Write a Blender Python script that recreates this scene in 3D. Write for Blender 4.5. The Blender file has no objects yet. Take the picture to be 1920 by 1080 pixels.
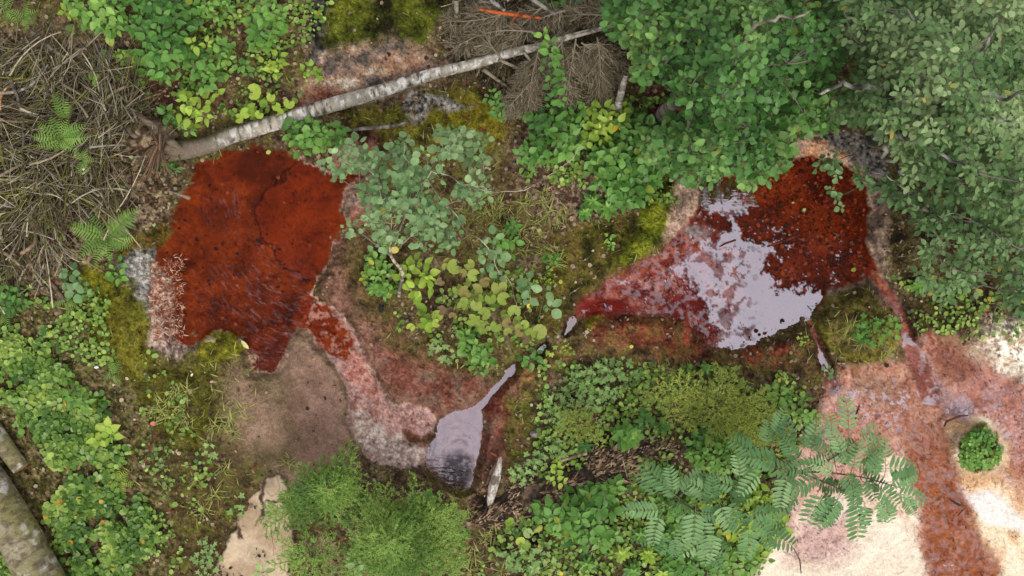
import bpy, math
import numpy as np
from mathutils import Vector
R = math.radians
rng = np.random.default_rng(7)
SC = bpy.context.scene
COL = SC.collection
# ------------------------------------------------------------------ camera, sky, sun, exposure
PPM = 280.0          # photograph pixels per metre on the ground
HC = 7.0             # camera height
cam = bpy.data.cameras.new('camera'); cam_o = bpy.data.objects.new('camera', cam); COL.objects.link(cam_o)
cam.lens = 36.0 * HC / (1920 / PPM); cam.sensor_width = 36; cam.clip_start = 0.05; cam.clip_end = 400
cam_o.location = (0, 0, HC); cam_o.rotation_euler = (0, 0, 0); SC.camera = cam_o
SUN_EL, SUN_AZ = 50, 160
w = bpy.data.worlds.new('World'); SC.world = w; w.use_nodes = True
nt = w.node_tree; nt.nodes.clear()
sky = nt.nodes.new('ShaderNodeTexSky'); sky.sky_type = 'NISHITA'; sky.sun_disc = False
sky.sun_elevation = R(SUN_EL); sky.sun_rotation = R(SUN_AZ); sky.air_density = 1.0; sky.dust_density = 6.0; sky.ozone_density = 1.0
mixw = nt.nodes.new('ShaderNodeMixRGB'); mixw.inputs[0].default_value = 0.8
mixw.inputs[2].default_value = (8.2, 8.05, 8.5, 1)     # cloud layer over the clear sky
bg = nt.nodes.new('ShaderNodeBackground'); bg.inputs[1].default_value = 0.1
outw = nt.nodes.new('ShaderNodeOutputWorld')
nt.links.new(sky.outputs[0], mixw.inputs[1]); nt.links.new(mixw.outputs[0], bg.inputs[0]); nt.links.new(bg.outputs[0], outw.inputs[0])
sun = bpy.data.lights.new('sun', 'SUN'); sun.energy = 1.5; sun.angle = R(28); sun.color = (1, 0.96, 0.9)
sun_o = bpy.data.objects.new('sun', sun); COL.objects.link(sun_o)
az = R(SUN_AZ)
dirv = Vector((math.sin(az) * math.cos(R(SUN_EL)), math.cos(az) * math.cos(R(SUN_EL)), math.sin(R(SUN_EL))))
sun_o.rotation_euler = dirv.to_track_quat('Z', 'Y').to_euler()
SC.view_settings.view_transform = 'Standard'; SC.view_settings.look = 'None'
SC.view_settings.exposure = 0.52; SC.view_settings.gamma = 1
SC.cycles.max_bounces = 6; SC.cycles.transparent_max_bounces = 12

# ------------------------------------------------------------------ helpers
def lin(c):
    c = np.asarray(c, float) / 255.0
    return np.where(c <= 0.04045, c / 12.92, ((c + 0.055) / 1.055) ** 2.4)
def C(r, g, b, k=0.8): return lin((r, g, b)) * k           # display colour -> base colour
def P(px, py, h=0.0):
    f = (1 - np.asarray(h, float) / HC) / PPM
    return np.stack(np.broadcast_arrays((np.asarray(px, float) - 960) * f, (540 - np.asarray(py, float)) * f, np.asarray(h, float)), -1)
def U(px): return px / PPM
def _hash(ix, iy, s):
    h = (ix.astype(np.int64) * 374761393 + iy.astype(np.int64) * 668265263 + s * 1442695041) & 0xffffffff
    h = ((h ^ (h >> 13)) * 1274126177) & 0xffffffff
    return ((h ^ (h >> 16)) & 0xffff) / 65535.0
def vn(x, y, s=0):
    x = np.asarray(x, float); y = np.asarray(y, float)
    ix = np.floor(x); iy = np.floor(y); fx = x - ix; fy = y - iy
    fx = fx * fx * (3 - 2 * fx); fy = fy * fy * (3 - 2 * fy)
    a = _hash(ix, iy, s); b = _hash(ix + 1, iy, s); c = _hash(ix, iy + 1, s); d = _hash(ix + 1, iy + 1, s)
    return (a * (1 - fx) + b * fx) * (1 - fy) + (c * (1 - fx) + d * fx) * fy
def fbm(x, y, scale, oc=4, s=0, rough=0.5):
    t = 0; a = 1; n = 0
    ca, sa = math.cos(0.6), math.sin(0.6)
    x = np.asarray(x, float) / scale; y = np.asarray(y, float) / scale
    for i in range(oc):
        t = t + a * vn(x, y, s + i * 17); n += a; a *= rough
        x, y = (x * ca - y * sa) * 2.03 + 5.1, (x * sa + y * ca) * 2.03 + 1.7
    return t / n
def ss(a, b, x):
    t = np.clip((x - a) / (b - a), 0, 1); return t * t * (3 - 2 * t)
def sdf(poly, X, Y, margin=150):
    poly = np.asarray(poly, float)
    out = np.full(X.shape, 1e3)
    bb = (X > poly[:, 0].min() - margin) & (X < poly[:, 0].max() + margin) & (Y > poly[:, 1].min() - margin) & (Y < poly[:, 1].max() + margin)
    x = X[bb]; y = Y[bb]
    d = np.full(x.shape, 1e9); ins = np.zeros(x.shape, bool)
    n = len(poly)
    for i in range(n):
        ax, ay = poly[i]; bx, by = poly[(i + 1) % n]
        ex, ey = bx - ax, by - ay
        t = np.clip(((x - ax) * ex + (y - ay) * ey) / (ex * ex + ey * ey + 1e-9), 0, 1)
        d = np.minimum(d, (x - ax - t * ex) ** 2 + (y - ay - t * ey) ** 2)
        c = ((ay > y) != (by > y))
        if ey != 0: ins ^= c & (x < ex * (y - ay) / ey + ax)
    d = np.sqrt(d); out[bb] = np.where(ins, -d, d)
    return out
def dline(pts, X, Y, margin=120):
    """distance to polyline minus interpolated half width; pts: (x, y, halfwidth)"""
    pts = np.asarray(pts, float); out = np.full(X.shape, 1e3)
    bb = (X > pts[:, 0].min() - margin) & (X < pts[:, 0].max() + margin) & (Y > pts[:, 1].min() - margin) & (Y < pts[:, 1].max() + margin)
    x = X[bb]; y = Y[bb]; d = np.full(x.shape, 1e3)
    for i in range(len(pts) - 1):
        ax, ay, aw = pts[i]; bx, by, bw = pts[i + 1]
        ex, ey = bx - ax, by - ay
        t = np.clip(((x - ax) * ex + (y - ay) * ey) / (ex * ex + ey * ey + 1e-9), 0, 1)
        d = np.minimum(d, np.hypot(x - ax - t * ex, y - ay - t * ey) - (aw + t * (bw - aw)))
    out[bb] = d
    return out
def ell(cx, cy, rx, ry, X, Y, rot=0):
    c, s = math.cos(R(rot)), math.sin(R(rot))
    u = ((X - cx) * c + (Y - cy) * s) / rx; v = (-(X - cx) * s + (Y - cy) * c) / ry
    return (np.hypot(u, v) - 1) * min(rx, ry)

# ---- objects
def tag(o, label=None, cat=None, group=None, kind=None):
    if label: o['label'] = label
    if cat: o['category'] = cat
    if group: o['group'] = group
    if kind: o['kind'] = kind
    return o
def empty(name, loc, label=None, cat=None, group=None):
    o = bpy.data.objects.new(name, None); COL.objects.link(o); o.location = [float(v) for v in loc]; o.empty_display_size = 0.05
    return tag(o, label, cat, group)
class MB:
    def __init__(s): s.v = []; s.c = []; s.f = []; s.n = 0; s.at = {}
    def add(s, v, faces, col, **at):
        v = np.asarray(v, float).reshape(-1, 3); k = len(v)
        s.v.append(v); c = np.broadcast_to(np.asarray(col, float), (k, 3)); s.c.append(c)
        for f in (faces if isinstance(faces, (list, tuple)) else [faces]):
            s.f.append(np.asarray(f, np.int64) + s.n)
        s.n += k
        return s
    def build(s, name, mat, parent=None, smooth=False, loc=None, attrs=None):
        v = np.concatenate(s.v); c = np.concatenate(s.c)
        if parent is not None and loc is None: loc = np.array(parent.location)
        off = np.zeros(3)
        if parent is not None:
            off = np.array(parent.location)
            v = v - off
        me = bpy.data.meshes.new(name)
        me.vertices.add(len(v)); me.vertices.foreach_set('co', v.astype(np.float32).ravel())
        fs = [f for f in s.f if len(f)]
        nl = sum(f.size for f in fs); npoly = sum(len(f) for f in fs)
        me.loops.add(nl); me.polygons.add(npoly)
        me.loops.foreach_set('vertex_index', np.concatenate([f.ravel() for f in fs]).astype(np.int32))
        tot = np.concatenate([np.full(len(f), f.shape[1]) for f in fs])
        st = np.concatenate([[0], np.cumsum(tot)[:-1]])
        me.polygons.foreach_set('loop_start', st.astype(np.int32))
        me.polygons.foreach_set('loop_total', tot.astype(np.int32))
        if smooth: me.polygons.foreach_set('use_smooth', np.ones(npoly, bool))
        me.update(calc_edges=True)
        a = me.attributes.new('Col', 'FLOAT_COLOR', 'POINT')
        a.data.foreach_set('color', np.concatenate([np.clip(c, 0, 1), np.ones((len(c), 1))], 1).astype(np.float32).ravel())
        for k, val in (attrs or {}).items():
            a = me.attributes.new(k, 'FLOAT', 'POINT'); a.data.foreach_set('value', val.astype(np.float32).ravel())
        me.materials.append(mat)
        o = bpy.data.objects.new(name, me); COL.objects.link(o)
        if parent is not None: o.parent = parent
        return o
def recenter(o, at):
    """move a single-mesh thing's origin to its base"""
    at = Vector([float(x) for x in at]); o.data.transform(__import__('mathutils').Matrix.Translation(-at)); o.location = at
    return o

# ---- materials
def node(nt, t, **kw):
    n = nt.nodes.new(t)
    for k, v in kw.items(): setattr(n, k, v)
    return n
def mat(name, rough=0.8, spec=0.3, var=0.25, vscale=30, bump=0.0, bscale=60, transl=0.0, rough_attr=None, detail=5, metal=0):
    m = bpy.data.materials.new(name); m.use_nodes = True; nt = m.node_tree; nt.nodes.clear(); L = nt.links.new
    out = node(nt, 'ShaderNodeOutputMaterial'); p = node(nt, 'ShaderNodeBsdfPrincipled')
    at = node(nt, 'ShaderNodeAttribute', attribute_name='Col')
    tc = node(nt, 'ShaderNodeTexCoord')
    nz = node(nt, 'ShaderNodeTexNoise'); nz.inputs['Scale'].default_value = vscale; nz.inputs['Detail'].default_value = detail; nz.inputs['Roughness'].default_value = 0.65
    L(tc.outputs['Object'], nz.inputs['Vector'])
    mr = node(nt, 'ShaderNodeMapRange'); mr.inputs[1].default_value = 0.3; mr.inputs[2].default_value = 0.7
    mr.inputs[3].default_value = 1 - var; mr.inputs[4].default_value = 1 + var
    L(nz.outputs[0], mr.inputs[0])
    vout = mr.outputs[0]
    if rough_attr:      # wet, smooth deposits show less grain than dry soil
        wa_ = node(nt, 'ShaderNodeAttribute', attribute_name=rough_attr); wm = node(nt, 'ShaderNodeMath', operation='MULTIPLY'); wm.inputs[1].default_value = .85
        mf = node(nt, 'ShaderNodeMix'); mf.data_type = 'FLOAT'; L(wa_.outputs['Fac'], wm.inputs[0]); L(wm.outputs[0], mf.inputs['Factor']); L(mr.outputs[0], mf.inputs['A']); mf.inputs['B'].default_value = 1.0; vout = mf.outputs['Result']
    mul = node(nt, 'ShaderNodeVectorMath', operation='SCALE'); L(at.outputs['Color'], mul.inputs[0]); L(vout, mul.inputs['Scale'])
    L(mul.outputs[0], p.inputs['Base Color'])
    p.inputs['Roughness'].default_value = rough; p.inputs['Specular IOR Level'].default_value = spec
    if rough_attr:
        ra = node(nt, 'ShaderNodeAttribute', attribute_name=rough_attr)
        rr = node(nt, 'ShaderNodeMapRange'); rr.inputs[3].default_value = rough; rr.inputs[4].default_value = 0.22
        L(ra.outputs['Fac'], rr.inputs[0]); L(rr.outputs[0], p.inputs['Roughness'])
    if bump:
        b = node(nt, 'ShaderNodeBump'); b.inputs['Strength'].default_value = bump; b.inputs['Distance'].default_value = 0.01
        n2 = node(nt, 'ShaderNodeTexNoise'); n2.inputs['Scale'].default_value = bscale; n2.inputs['Detail'].default_value = 6; n2.inputs['Roughness'].default_value = 0.6
        L(tc.outputs['Object'], n2.inputs['Vector']); L(n2.outputs[0], b.inputs['Height']); L(b.outputs[0], p.inputs['Normal'])
    if transl:
        t = node(nt, 'ShaderNodeBsdfTranslucent'); ms = node(nt, 'ShaderNodeMixShader'); ms.inputs[0].default_value = transl
        tm = node(nt, 'ShaderNodeVectorMath', operation='MULTIPLY'); tm.inputs[1].default_value = (1.15, 1.15, 0.75)
        L(mul.outputs[0], tm.inputs[0]); L(tm.outputs[0], t.inputs[0]); L(p.outputs[0], ms.inputs[1]); L(t.outputs[0], ms.inputs[2]); L(ms.outputs[0], out.inputs[0])
    else: L(p.outputs[0], out.inputs[0])
    return m
M_LEAF = mat('leaf', 0.46, 0.32, 0.16, 60, transl=0.18)
M_MATTE_LEAF = mat('soft_leaf', 0.6, 0.25, 0.15, 60, transl=0.25)
M_NEEDLE = mat('needles', 0.55, 0.3, 0.15, 40, transl=0.1)
M_BARK = mat('bark', 0.85, 0.2, 0.3, 90, 0.6, 150)
M_TWIG = mat('dead_twigs', 0.9, 0.15, 0.25, 40)
M_STEM = mat('stem', 0.6, 0.3, 0.15, 40)
M_WOOD = mat('weathered_wood', 0.85, 0.2, 0.25, 70, 0.5, 120)
M_GROUND = mat('forest_floor', 0.95, 0.10, 0.5, 110, 1.0, 60, rough_attr='wet', detail=10)
M_STONE = mat('stone', 0.85, 0.25, 0.14, 50, 0.5, 70)
M_LITTER = mat('litter', 0.85, 0.2, 0.2, 60)
M_MOSS = mat('moss', 0.9, 0.1, 0.2, 60, transl=0.2)

# ------------------------------------------------------------------ ground sheet
gro = np.cumsum(2.0 * 1.075 ** np.arange(1, 62)); gfar = gro[-1] + np.geomspace(260, 9000, 12)
xs = np.concatenate([(-70 - np.concatenate([gro, gfar]))[::-1], np.arange(-70, 1991, 2.0), 1990 + np.concatenate([gro, gfar])])
ys = np.concatenate([(-70 - np.concatenate([gro, gfar]))[::-1], np.arange(-70, 1151, 2.0), 1150 + np.concatenate([gro, gfar])])
GX, GY = np.meshgrid(xs, ys)
W1 = fbm(GX, GY, 28, 4, 1) - .5; W2 = fbm(GX, GY, 28, 4, 2) - .5
w1 = fbm(GX, GY, 9, 3, 3) - .5; w2 = fbm(GX, GY, 9, 3, 4) - .5
X = GX + W1 * 22 + w1 * 9; Y = GY + W2 * 22 + w2 * 9              # ragged query points
XS = GX + W1 * 10 + w1 * 5; YS = GY + W2 * 10 + w2 * 5            # less ragged: shorelines
fine = fbm(GX, GY, 6, 3, 5); mid = fbm(GX, GY, 22, 4, 6); big = fbm(GX, GY, 110, 4, 7); grit = vn(GX / 2.2, GY / 2.2, 8)
sp = vn(GX / 3.5, GY / 3.5, 9)
n40 = fbm(GX, GY, 45, 5, 10, .6)
def mx(a, b, t):
    t = np.asarray(t)[..., None]; return a * (1 - t) + b * t
def tex(cols, f=None, lo=.3, hi=.7):
    f = mid if f is None else f
    f = np.clip((f - lo) / (hi - lo), 0, 1) * (len(cols) - 1)
    out = np.zeros(GX.shape + (3,)) + C(*cols[0])
    for i in range(1, len(cols)): out = mx(out, C(*cols[i]), np.clip(f - (i - 1), 0, 1))
    return out
col = tex([(52, 42, 32), (92, 76, 54), (84, 82, 38), (112, 96, 70)], n40, .3, .7)
col = mx(col, C(150, 130, 105), ss(.80, .92, sp) * .6)
col = mx(col, C(38, 28, 22), ss(.22, .1, sp) * .6)
rich0 = fbm(GX, GY, 12, 4, 19, .65)
mossm = np.zeros(GX.shape); wet = np.zeros(GX.shape)
litter = ss(.35, .6, big) * .6 + .4
def paint(poly, cols, soft=10, f=None, k=1.0, grow=0, raw=None, lo=.3, hi=.7, moss=None, wetv=None, lit=None, breakup=0):
    global col, mossm, wet, litter
    d = raw if raw is not None else sdf(poly, X, Y)
    if breakup: d = d + (n40 - .5) * breakup * 2
    m = ss(soft, -soft, d - grow) * k
    col = mx(col, tex(cols, f, lo, hi), m)
    if moss is not None: mossm = mossm * (1 - m) + moss * m
    if wetv is not None: wet = wet * (1 - m) + wetv * m
    if lit is not None: litter = litter * (1 - m) + lit * m
    return m
# olive moss / soil tones
olive = [(56, 48, 22), (82, 84, 26), (104, 104, 34), (90, 78, 48)]
# --- left half
paint([(-80, 60), (200, 70), (330, 180), (340, 300), (300, 430), (120, 560), (-80, 580)], [(46, 38, 30), (84, 70, 52), (118, 102, 78), (140, 125, 98)], 25, fine, lit=1)
paint([(380, -40), (640, -40), (640, 60), (560, 200), (480, 240), (330, 250), (300, 150)], [(62, 48, 36), (98, 84, 56), (92, 88, 40), (120, 104, 78)], 20, mid, lit=.8)
paint([(270, 150), (400, 150), (420, 200), (300, 200)], [(70, 42, 32), (100, 72, 54)], 18, fine, lit=.9)
paint([(585, -60), (660, -60), (640, 60), (600, 140), (575, 110)], [(20, 18, 18), (48, 44, 42), (80, 74, 66)], 14, fine, lit=.1)
paint([(615, -40), (850, -40), (845, 20), (800, 80), (760, 90), (700, 80), (640, 92), (605, 80)], [(30, 30, 12), (70, 76, 22), (98, 104, 32)], 12, n40, moss=1, lit=.1, breakup=26)
paint([(600, 100), (680, 85), (740, 70), (800, 100), (850, 110), (830, 150), (700, 190), (580, 205), (545, 190), (575, 140)], [(84, 76, 68), (128, 108, 94), (150, 118, 92), (172, 158, 140)], 14, mid, lit=.1, breakup=10)
paint([(540, 190), (600, 165), (660, 175), (620, 205), (540, 212)], [(120, 62, 40), (130, 88, 70)], 16, mid, k=.8)
paint([(700, 110), (790, 95), (800, 130), (740, 150)], [(140, 98, 66), (152, 116, 92), (168, 150, 130)], 14, fine, k=.7)
# under the log, right
paint([(640, 205), (760, 190), (840, 160), (900, 160), (960, 230), (965, 265), (900, 300), (760, 300), (650, 260)], [(48, 42, 22), (92, 90, 30), (116, 108, 40)], 16, mid, moss=.8, lit=.2)
paint([(800, 195), (860, 175), (940, 215), (955, 262), (920, 285), (830, 265), (805, 240)], [(78, 74, 22), (118, 112, 28), (104, 92, 30)], 10, mid, moss=1, lit=.05)
paint([(765, 175), (830, 180), (880, 205), (860, 210), (800, 200), (790, 235), (772, 230)], [(50, 48, 46), (132, 126, 120), (160, 154, 146)], 8, fine, breakup=14)
paint([(640, 235), (700, 240), (720, 290), (650, 300), (620, 270)], [(60, 34, 26), (98, 62, 50)], 16, mid, wetv=.4, lit=.1)
# brown-pink bank to right of left pool, down to lavender pool
paint([(600, 270), (700, 270), (710, 340), (720, 400), (660, 420), (640, 340)], [(128, 60, 42), (158, 112, 96), (150, 128, 116)], 14, mid, lit=.05, wetv=.3)
paint([(630, 430), (680, 440), (700, 560), (760, 640), (880, 690), (920, 720), (880, 790), (800, 790), (740, 770), (680, 690), (590, 560)], [(92, 70, 52), (114, 80, 66), (126, 92, 76)], 26, mid, lit=.05, wetv=.15)
paint([(645, 440), (700, 450), (705, 520), (760, 610), (870, 660), (900, 700), (850, 720), (760, 690), (690, 600), (650, 520)], [(68, 58, 32), (86, 76, 38), (98, 74, 52)], 26, mid, lit=.1, moss=.35)
paint([(700, 650), (800, 680), (880, 700), (905, 730), (850, 775), (820, 780), (770, 760), (720, 710)], [(104, 58, 46), (122, 76, 64), (108, 86, 70)], 24, mid, k=.85, wetv=.3, lit=0)
# centre
paint([(700, 300), (960, 280), (1240, 380), (1290, 400), (1240, 480), (1090, 560), (1050, 640), (960, 690), (880, 690), (770, 620), (720, 470)], [(66, 54, 38), (98, 84, 52), (96, 92, 44), (122, 106, 82)], 30, n40, lit=.45, moss=.25)
paint([(960, 270), (1030, 230), (1130, 330), (1240, 370), (1200, 440), (1080, 440), (1000, 400)], [(78, 60, 46), (118, 96, 78), (142, 124, 108)], 30, fine, lit=1)
paint([(1050, 430), (1160, 400), (1250, 400), (1250, 450), (1180, 490), (1100, 545), (1070, 590), (1030, 640), (990, 560)], [(50, 46, 20), (84, 82, 30), (100, 84, 44)], 20, mid, moss=.7, lit=.2)
paint([(1190, 390), (1240, 330), (1270, 350), (1262, 420), (1225, 470), (1170, 500), (1150, 480), (1200, 440)], [(48, 54, 14), (88, 96, 22), (116, 120, 34)], 8, mid, moss=1, lit=0)
paint([(1060, 640), (1190, 600), (1300, 610), (1340, 665), (1400, 670), (1540, 610), (1560, 700), (1480, 720), (1200, 700), (1100, 660), (990, 760), (900, 760), (940, 700)], [(62, 52, 32), (98, 74, 50), (112, 102, 50), (128, 80, 60)], 20, mid, moss=.35, lit=.2)
paint([(1100, 600), (1290, 600), (1330, 660), (1300, 680), (1200, 650), (1110, 640)], [(94, 44, 30), (124, 60, 42), (104, 82, 44)], 14, mid, k=.8, wetv=.3)
paint([(1085, 605), (1110, 590), (1140, 590), (1120, 610), (1100, 622)], [(96, 92, 26), (132, 122, 40)], 6, mid, moss=.9)
paint([(900, 735), (960, 700), (975, 720), (955, 790), (940, 870), (900, 850), (906, 790)], [(98, 40, 36), (124, 66, 54), (112, 84, 70)], 14, mid, k=.9, lit=.05, wetv=.3)
paint([(890, 840), (960, 800), (960, 870), (930, 930), (885, 900)], [(74, 46, 38), (98, 66, 56)], 16, mid, k=.8, lit=.1)
paint([(945, 740), (1010, 730), (1010, 850), (950, 870)], [(58, 58, 22), (84, 86, 30), (96, 78, 46)], 18, mid, k=.9, moss=.5, lit=.2)
paint([(1010, 700), (1500, 700), (1540, 800), (1400, 1100), (880, 1100), (920, 960), (1000, 880)], [(50, 38, 28), (88, 76, 54), (84, 82, 44), (114, 100, 78)], 25, mid, lit=.6)
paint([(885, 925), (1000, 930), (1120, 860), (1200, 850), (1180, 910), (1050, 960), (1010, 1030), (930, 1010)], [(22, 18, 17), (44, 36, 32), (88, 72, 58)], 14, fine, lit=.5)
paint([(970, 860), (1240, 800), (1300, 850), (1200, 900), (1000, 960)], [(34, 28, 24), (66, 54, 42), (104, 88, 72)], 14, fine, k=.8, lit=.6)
# left middle and bottom
paint([(250, 560), (215, 470), (250, 440), (320, 420), (330, 460), (300, 520)], [(54, 50, 22), (88, 72, 26), (98, 84, 32)], 10, mid, moss=.9, lit=.1)
paint([(195, 520), (245, 470), (290, 470), (300, 530), (285, 600), (255, 590), (220, 560)], [(28, 28, 28), (98, 98, 96), (150, 148, 142)], 8, fine, lit=.05, breakup=8)
paint([(240, 480), (290, 470), (296, 530), (285, 620), (262, 625), (256, 560)], [(100, 98, 96), (148, 146, 140), (168, 162, 154)], 8, fine, lit=0)
paint([(120, 500), (210, 500), (275, 570), (290, 690), (330, 690), (400, 660), (460, 700), (440, 760), (280, 800), (180, 720), (120, 620)], [(60, 58, 20), (94, 94, 26), (118, 116, 32)], 18, mid, moss=1, lit=.1)
paint([(200, 560), (245, 560), (280, 600), (285, 670), (260, 700), (205, 690), (190, 620)], [(88, 84, 26), (112, 106, 36), (94, 94, 34)], 12, mid, moss=1, lit=0)
paint([(275, 620), (330, 600), (350, 640), (350, 660), (325, 672), (300, 660), (278, 655)], [(104, 88, 78), (152, 134, 122), (176, 158, 146)], 6, fine, lit=0, wetv=.1)
paint([(285, 495), (335, 490), (345, 600), (335, 650), (290, 630), (278, 560)], [(128, 78, 54), (156, 126, 106), (176, 158, 142)], 9, fine, lit=0)
paint([(260, 690), (460, 660), (480, 760), (420, 860), (340, 880), (280, 800)], [(58, 54, 22), (86, 84, 28), (80, 74, 40)], 26, mid, moss=.9, lit=.1)
mudz = [(470, 680), (560, 626), (620, 660), (652, 740), (668, 830), (640, 920), (560, 940), (430, 930), (390, 880), (430, 800), (420, 730), (430, 690)]
paint(mudz, [(100, 86, 62), (124, 102, 82), (142, 118, 98)], 44, n40, lit=.02, wetv=.1)
paint([(570, 620), (600, 660), (640, 700), (650, 800), (620, 860), (560, 880), (540, 780), (540, 690)], [(120, 92, 78), (140, 108, 94)], 26, n40, k=.6, lit=.07)
paint([(340, 850), (500, 860), (490, 920), (430, 1040), (300, 1100), (290, 950)], [(66, 56, 34), (92, 80, 46), (90, 92, 38)], 30, mid, moss=.35, lit=.35)
paint([(380, 620), (400, 608), (440, 622), (462, 645), (450, 668), (400, 690), (370, 668)], [(62, 56, 22), (100, 100, 26), (124, 118, 38)], 6, mid, moss=1, lit=0)
paint([(-80, 560), (120, 560), (280, 780), (330, 1100), (-80, 1100)], [(58, 54, 30), (88, 86, 42), (120, 104, 78)], 20, fine, lit=.5, moss=.3)
# pink channel
chan = sdf([(596, 600), (640, 590), (662, 622), (676, 660), (700, 706), (726, 744), (744, 764), (768, 760), (794, 764), (814, 784), (812, 808), (796, 822), (808, 846), (794, 866), (740, 872), (696, 862), (664, 826), (650, 790), (656, 752), (648, 716), (632, 684), (600, 650)], XS + (mid - .5) * 14, YS + (n40 - .5) * 14)
paint(None, [(140, 92, 78), (162, 124, 112), (176, 142, 132), (156, 120, 114)], 6, fbm(GX, GY, 9, 4, 24, .7), raw=chan, lit=0, wetv=.5)
paint([(640, 640), (672, 660), (702, 712), (716, 744), (700, 752), (672, 730), (652, 700)], [(138, 66, 44), (158, 98, 82), (174, 132, 122)], 8, fbm(GX, GY, 8, 4, 25, .7), k=.7)
paint([(664, 780), (690, 770), (720, 800), (760, 828), (800, 850), (790, 870), (740, 872), (696, 860), (668, 826)], [(150, 122, 108), (184, 164, 150), (208, 192, 178)], 9, fbm(GX, GY, 9, 4, 26, .7), lit=0)
paint(None, [(188, 168, 152), (208, 190, 176)], 2.5, fine, raw=np.abs(chan) - 1.5 + (rich0 - .45) * 12, k=.5)
paint([(750, 800), (790, 820), (812, 812), (800, 838), (770, 838), (752, 822)], [(66, 48, 34), (104, 66, 44)], 6, mid, moss=.3)
# --- right
ringd = sdf([(1250, 440), (1270, 340), (1330, 300), (1480, 270), (1510, 248), (1600, 250), (1660, 300), (1672, 420), (1668, 520), (1700, 580), (1640, 560), (1400, 600), (1300, 560)], X, Y)
paint(None, [(100, 84, 72), (148, 124, 108), (168, 142, 122)], 12, mid, raw=ringd, lit=.05, breakup=8)
paint([(1500, 250), (1540, 252), (1600, 280), (1640, 330), (1600, 330), (1500, 320)], [(150, 96, 66), (190, 146, 112), (176, 150, 130)], 10, mid, lit=.05)
paint([(1540, 245), (1620, 255), (1660, 300), (1680, 350), (1640, 340), (1590, 290), (1520, 262)], [(44, 40, 38), (104, 98, 92), (138, 130, 122)], 8, fine, lit=.1)
paint([(1660, 360), (1960, 380), (1960, 640), (1840, 620), (1740, 660), (1700, 580), (1668, 500)], [(40, 36, 26), (72, 58, 40), (76, 74, 34), (100, 84, 64)], 20, mid, moss=.35, lit=.7)
paint([(1760, 410), (1830, 400), (1840, 470), (1780, 480)], [(82, 48, 36), (118, 78, 60)], 20, fine, lit=.9)
paint([(1200, 130), (1290, 200), (1260, 260), (1210, 240)], [(84, 48, 38), (118, 80, 64)], 15, fine, lit=.9)
# mud fan, bottom right
fan = sdf([(1548, 705), (1600, 680), (1690, 680), (1740, 620), (1800, 640), (1900, 680), (1960, 740), (1960, 1120), (1380, 1120), (1440, 1050), (1490, 960), (1500, 850), (1540, 780)], XS, YS)
fl = fbm(GX + W1 * 50 + GY * .2, GY * .75 + W2 * 50, 13, 5, 21, .65)
paint(None, [(146, 86, 64), (170, 112, 90), (188, 140, 118), (194, 154, 142)], 12, fl, raw=fan, lit=0, wetv=.75, moss=0)
paint([(1850, 600), (1960, 600), (1960, 760), (1900, 730), (1860, 680), (1820, 660)], [(176, 154, 130), (228, 214, 192), (246, 236, 216)], 14, fine, lit=0, wetv=.1, breakup=8)
paint([(1760, 640), (1850, 610), (1860, 670), (1800, 700)], [(140, 110, 88), (164, 138, 112)], 20, mid, k=.7)
paint([(1725, 640), (1790, 640), (1850, 700), (1900, 760), (1830, 750), (1760, 700)], [(110, 58, 44), (146, 86, 66)], 20, fl, k=.85)
paint([(1600, 690), (1690, 700), (1690, 760), (1600, 740)], [(150, 120, 96), (132, 90, 66)], 20, mid, k=.6)
marb = fbm(GX + W1 * 60, GY + W2 * 60, 50, 5, 23)
paint([(1500, 850), (1600, 860), (1700, 850), (1725, 960), (1740, 1120), (1380, 1120), (1440, 1050), (1490, 970)], [(224, 194, 168), (244, 226, 202), (250, 236, 212)], 14, marb, lit=0, wetv=.6, breakup=8)
paint([(1500, 950), (1590, 960), (1600, 1040), (1540, 1060), (1470, 1050)], [(196, 158, 150), (214, 182, 174)], 24, marb, k=.85)
paint([(1500, 850), (1640, 860), (1640, 920), (1500, 940)], [(176, 112, 100), (196, 138, 124)], 26, fl, k=.8)
paint([(1770, 800), (1800, 770), (1900, 800), (1910, 870), (1960, 900), (1960, 1120), (1880, 1120), (1830, 1000), (1800, 930), (1790, 870)], [(220, 176, 132), (244, 216, 178), (250, 236, 208)], 12, marb, lit=0, wetv=.6, breakup=8)
paint([(1795, 910), (1870, 930), (1930, 980), (1930, 1000), (1850, 980), (1810, 950)], [(246, 238, 230), (254, 252, 248)], 10, marb, k=.9)
paint([(1860, 880), (1920, 860), (1960, 900), (1960, 960), (1900, 940)], [(176, 128, 92), (196, 150, 120), (180, 150, 140)], 14, fl, k=.9)
chan2 = sdf([(1706, 790), (1760, 780), (1785, 822), (1798, 900), (1832, 985), (1872, 1060), (1895, 1130), (1742, 1130), (1738, 1010), (1722, 940), (1702, 880), (1694, 830)], XS + (n40 - .5) * 24, YS)
paint(None, [(140, 80, 56), (162, 104, 80), (176, 126, 106)], 18, fl, raw=chan2, lit=0, wetv=1)
paint([(1720, 900), (1790, 900), (1850, 1030), (1890, 1130), (1745, 1130), (1740, 1000)], [(136, 68, 36), (158, 92, 56)], 16, fl, k=.75)
paint([(1850, 690), (1960, 735), (1960, 905), (1905, 895), (1890, 830), (1860, 790), (1800, 770), (1790, 730)], [(150, 92, 74), (184, 128, 112), (186, 146, 142)], 12, fl, k=.9)
lilac = paint([(1690, 640), (1715, 690), (1760, 760), (1820, 800), (1800, 760), (1740, 690), (1712, 640)], [(150, 112, 108), (172, 138, 136)], 6, fl, wetv=1)
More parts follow.
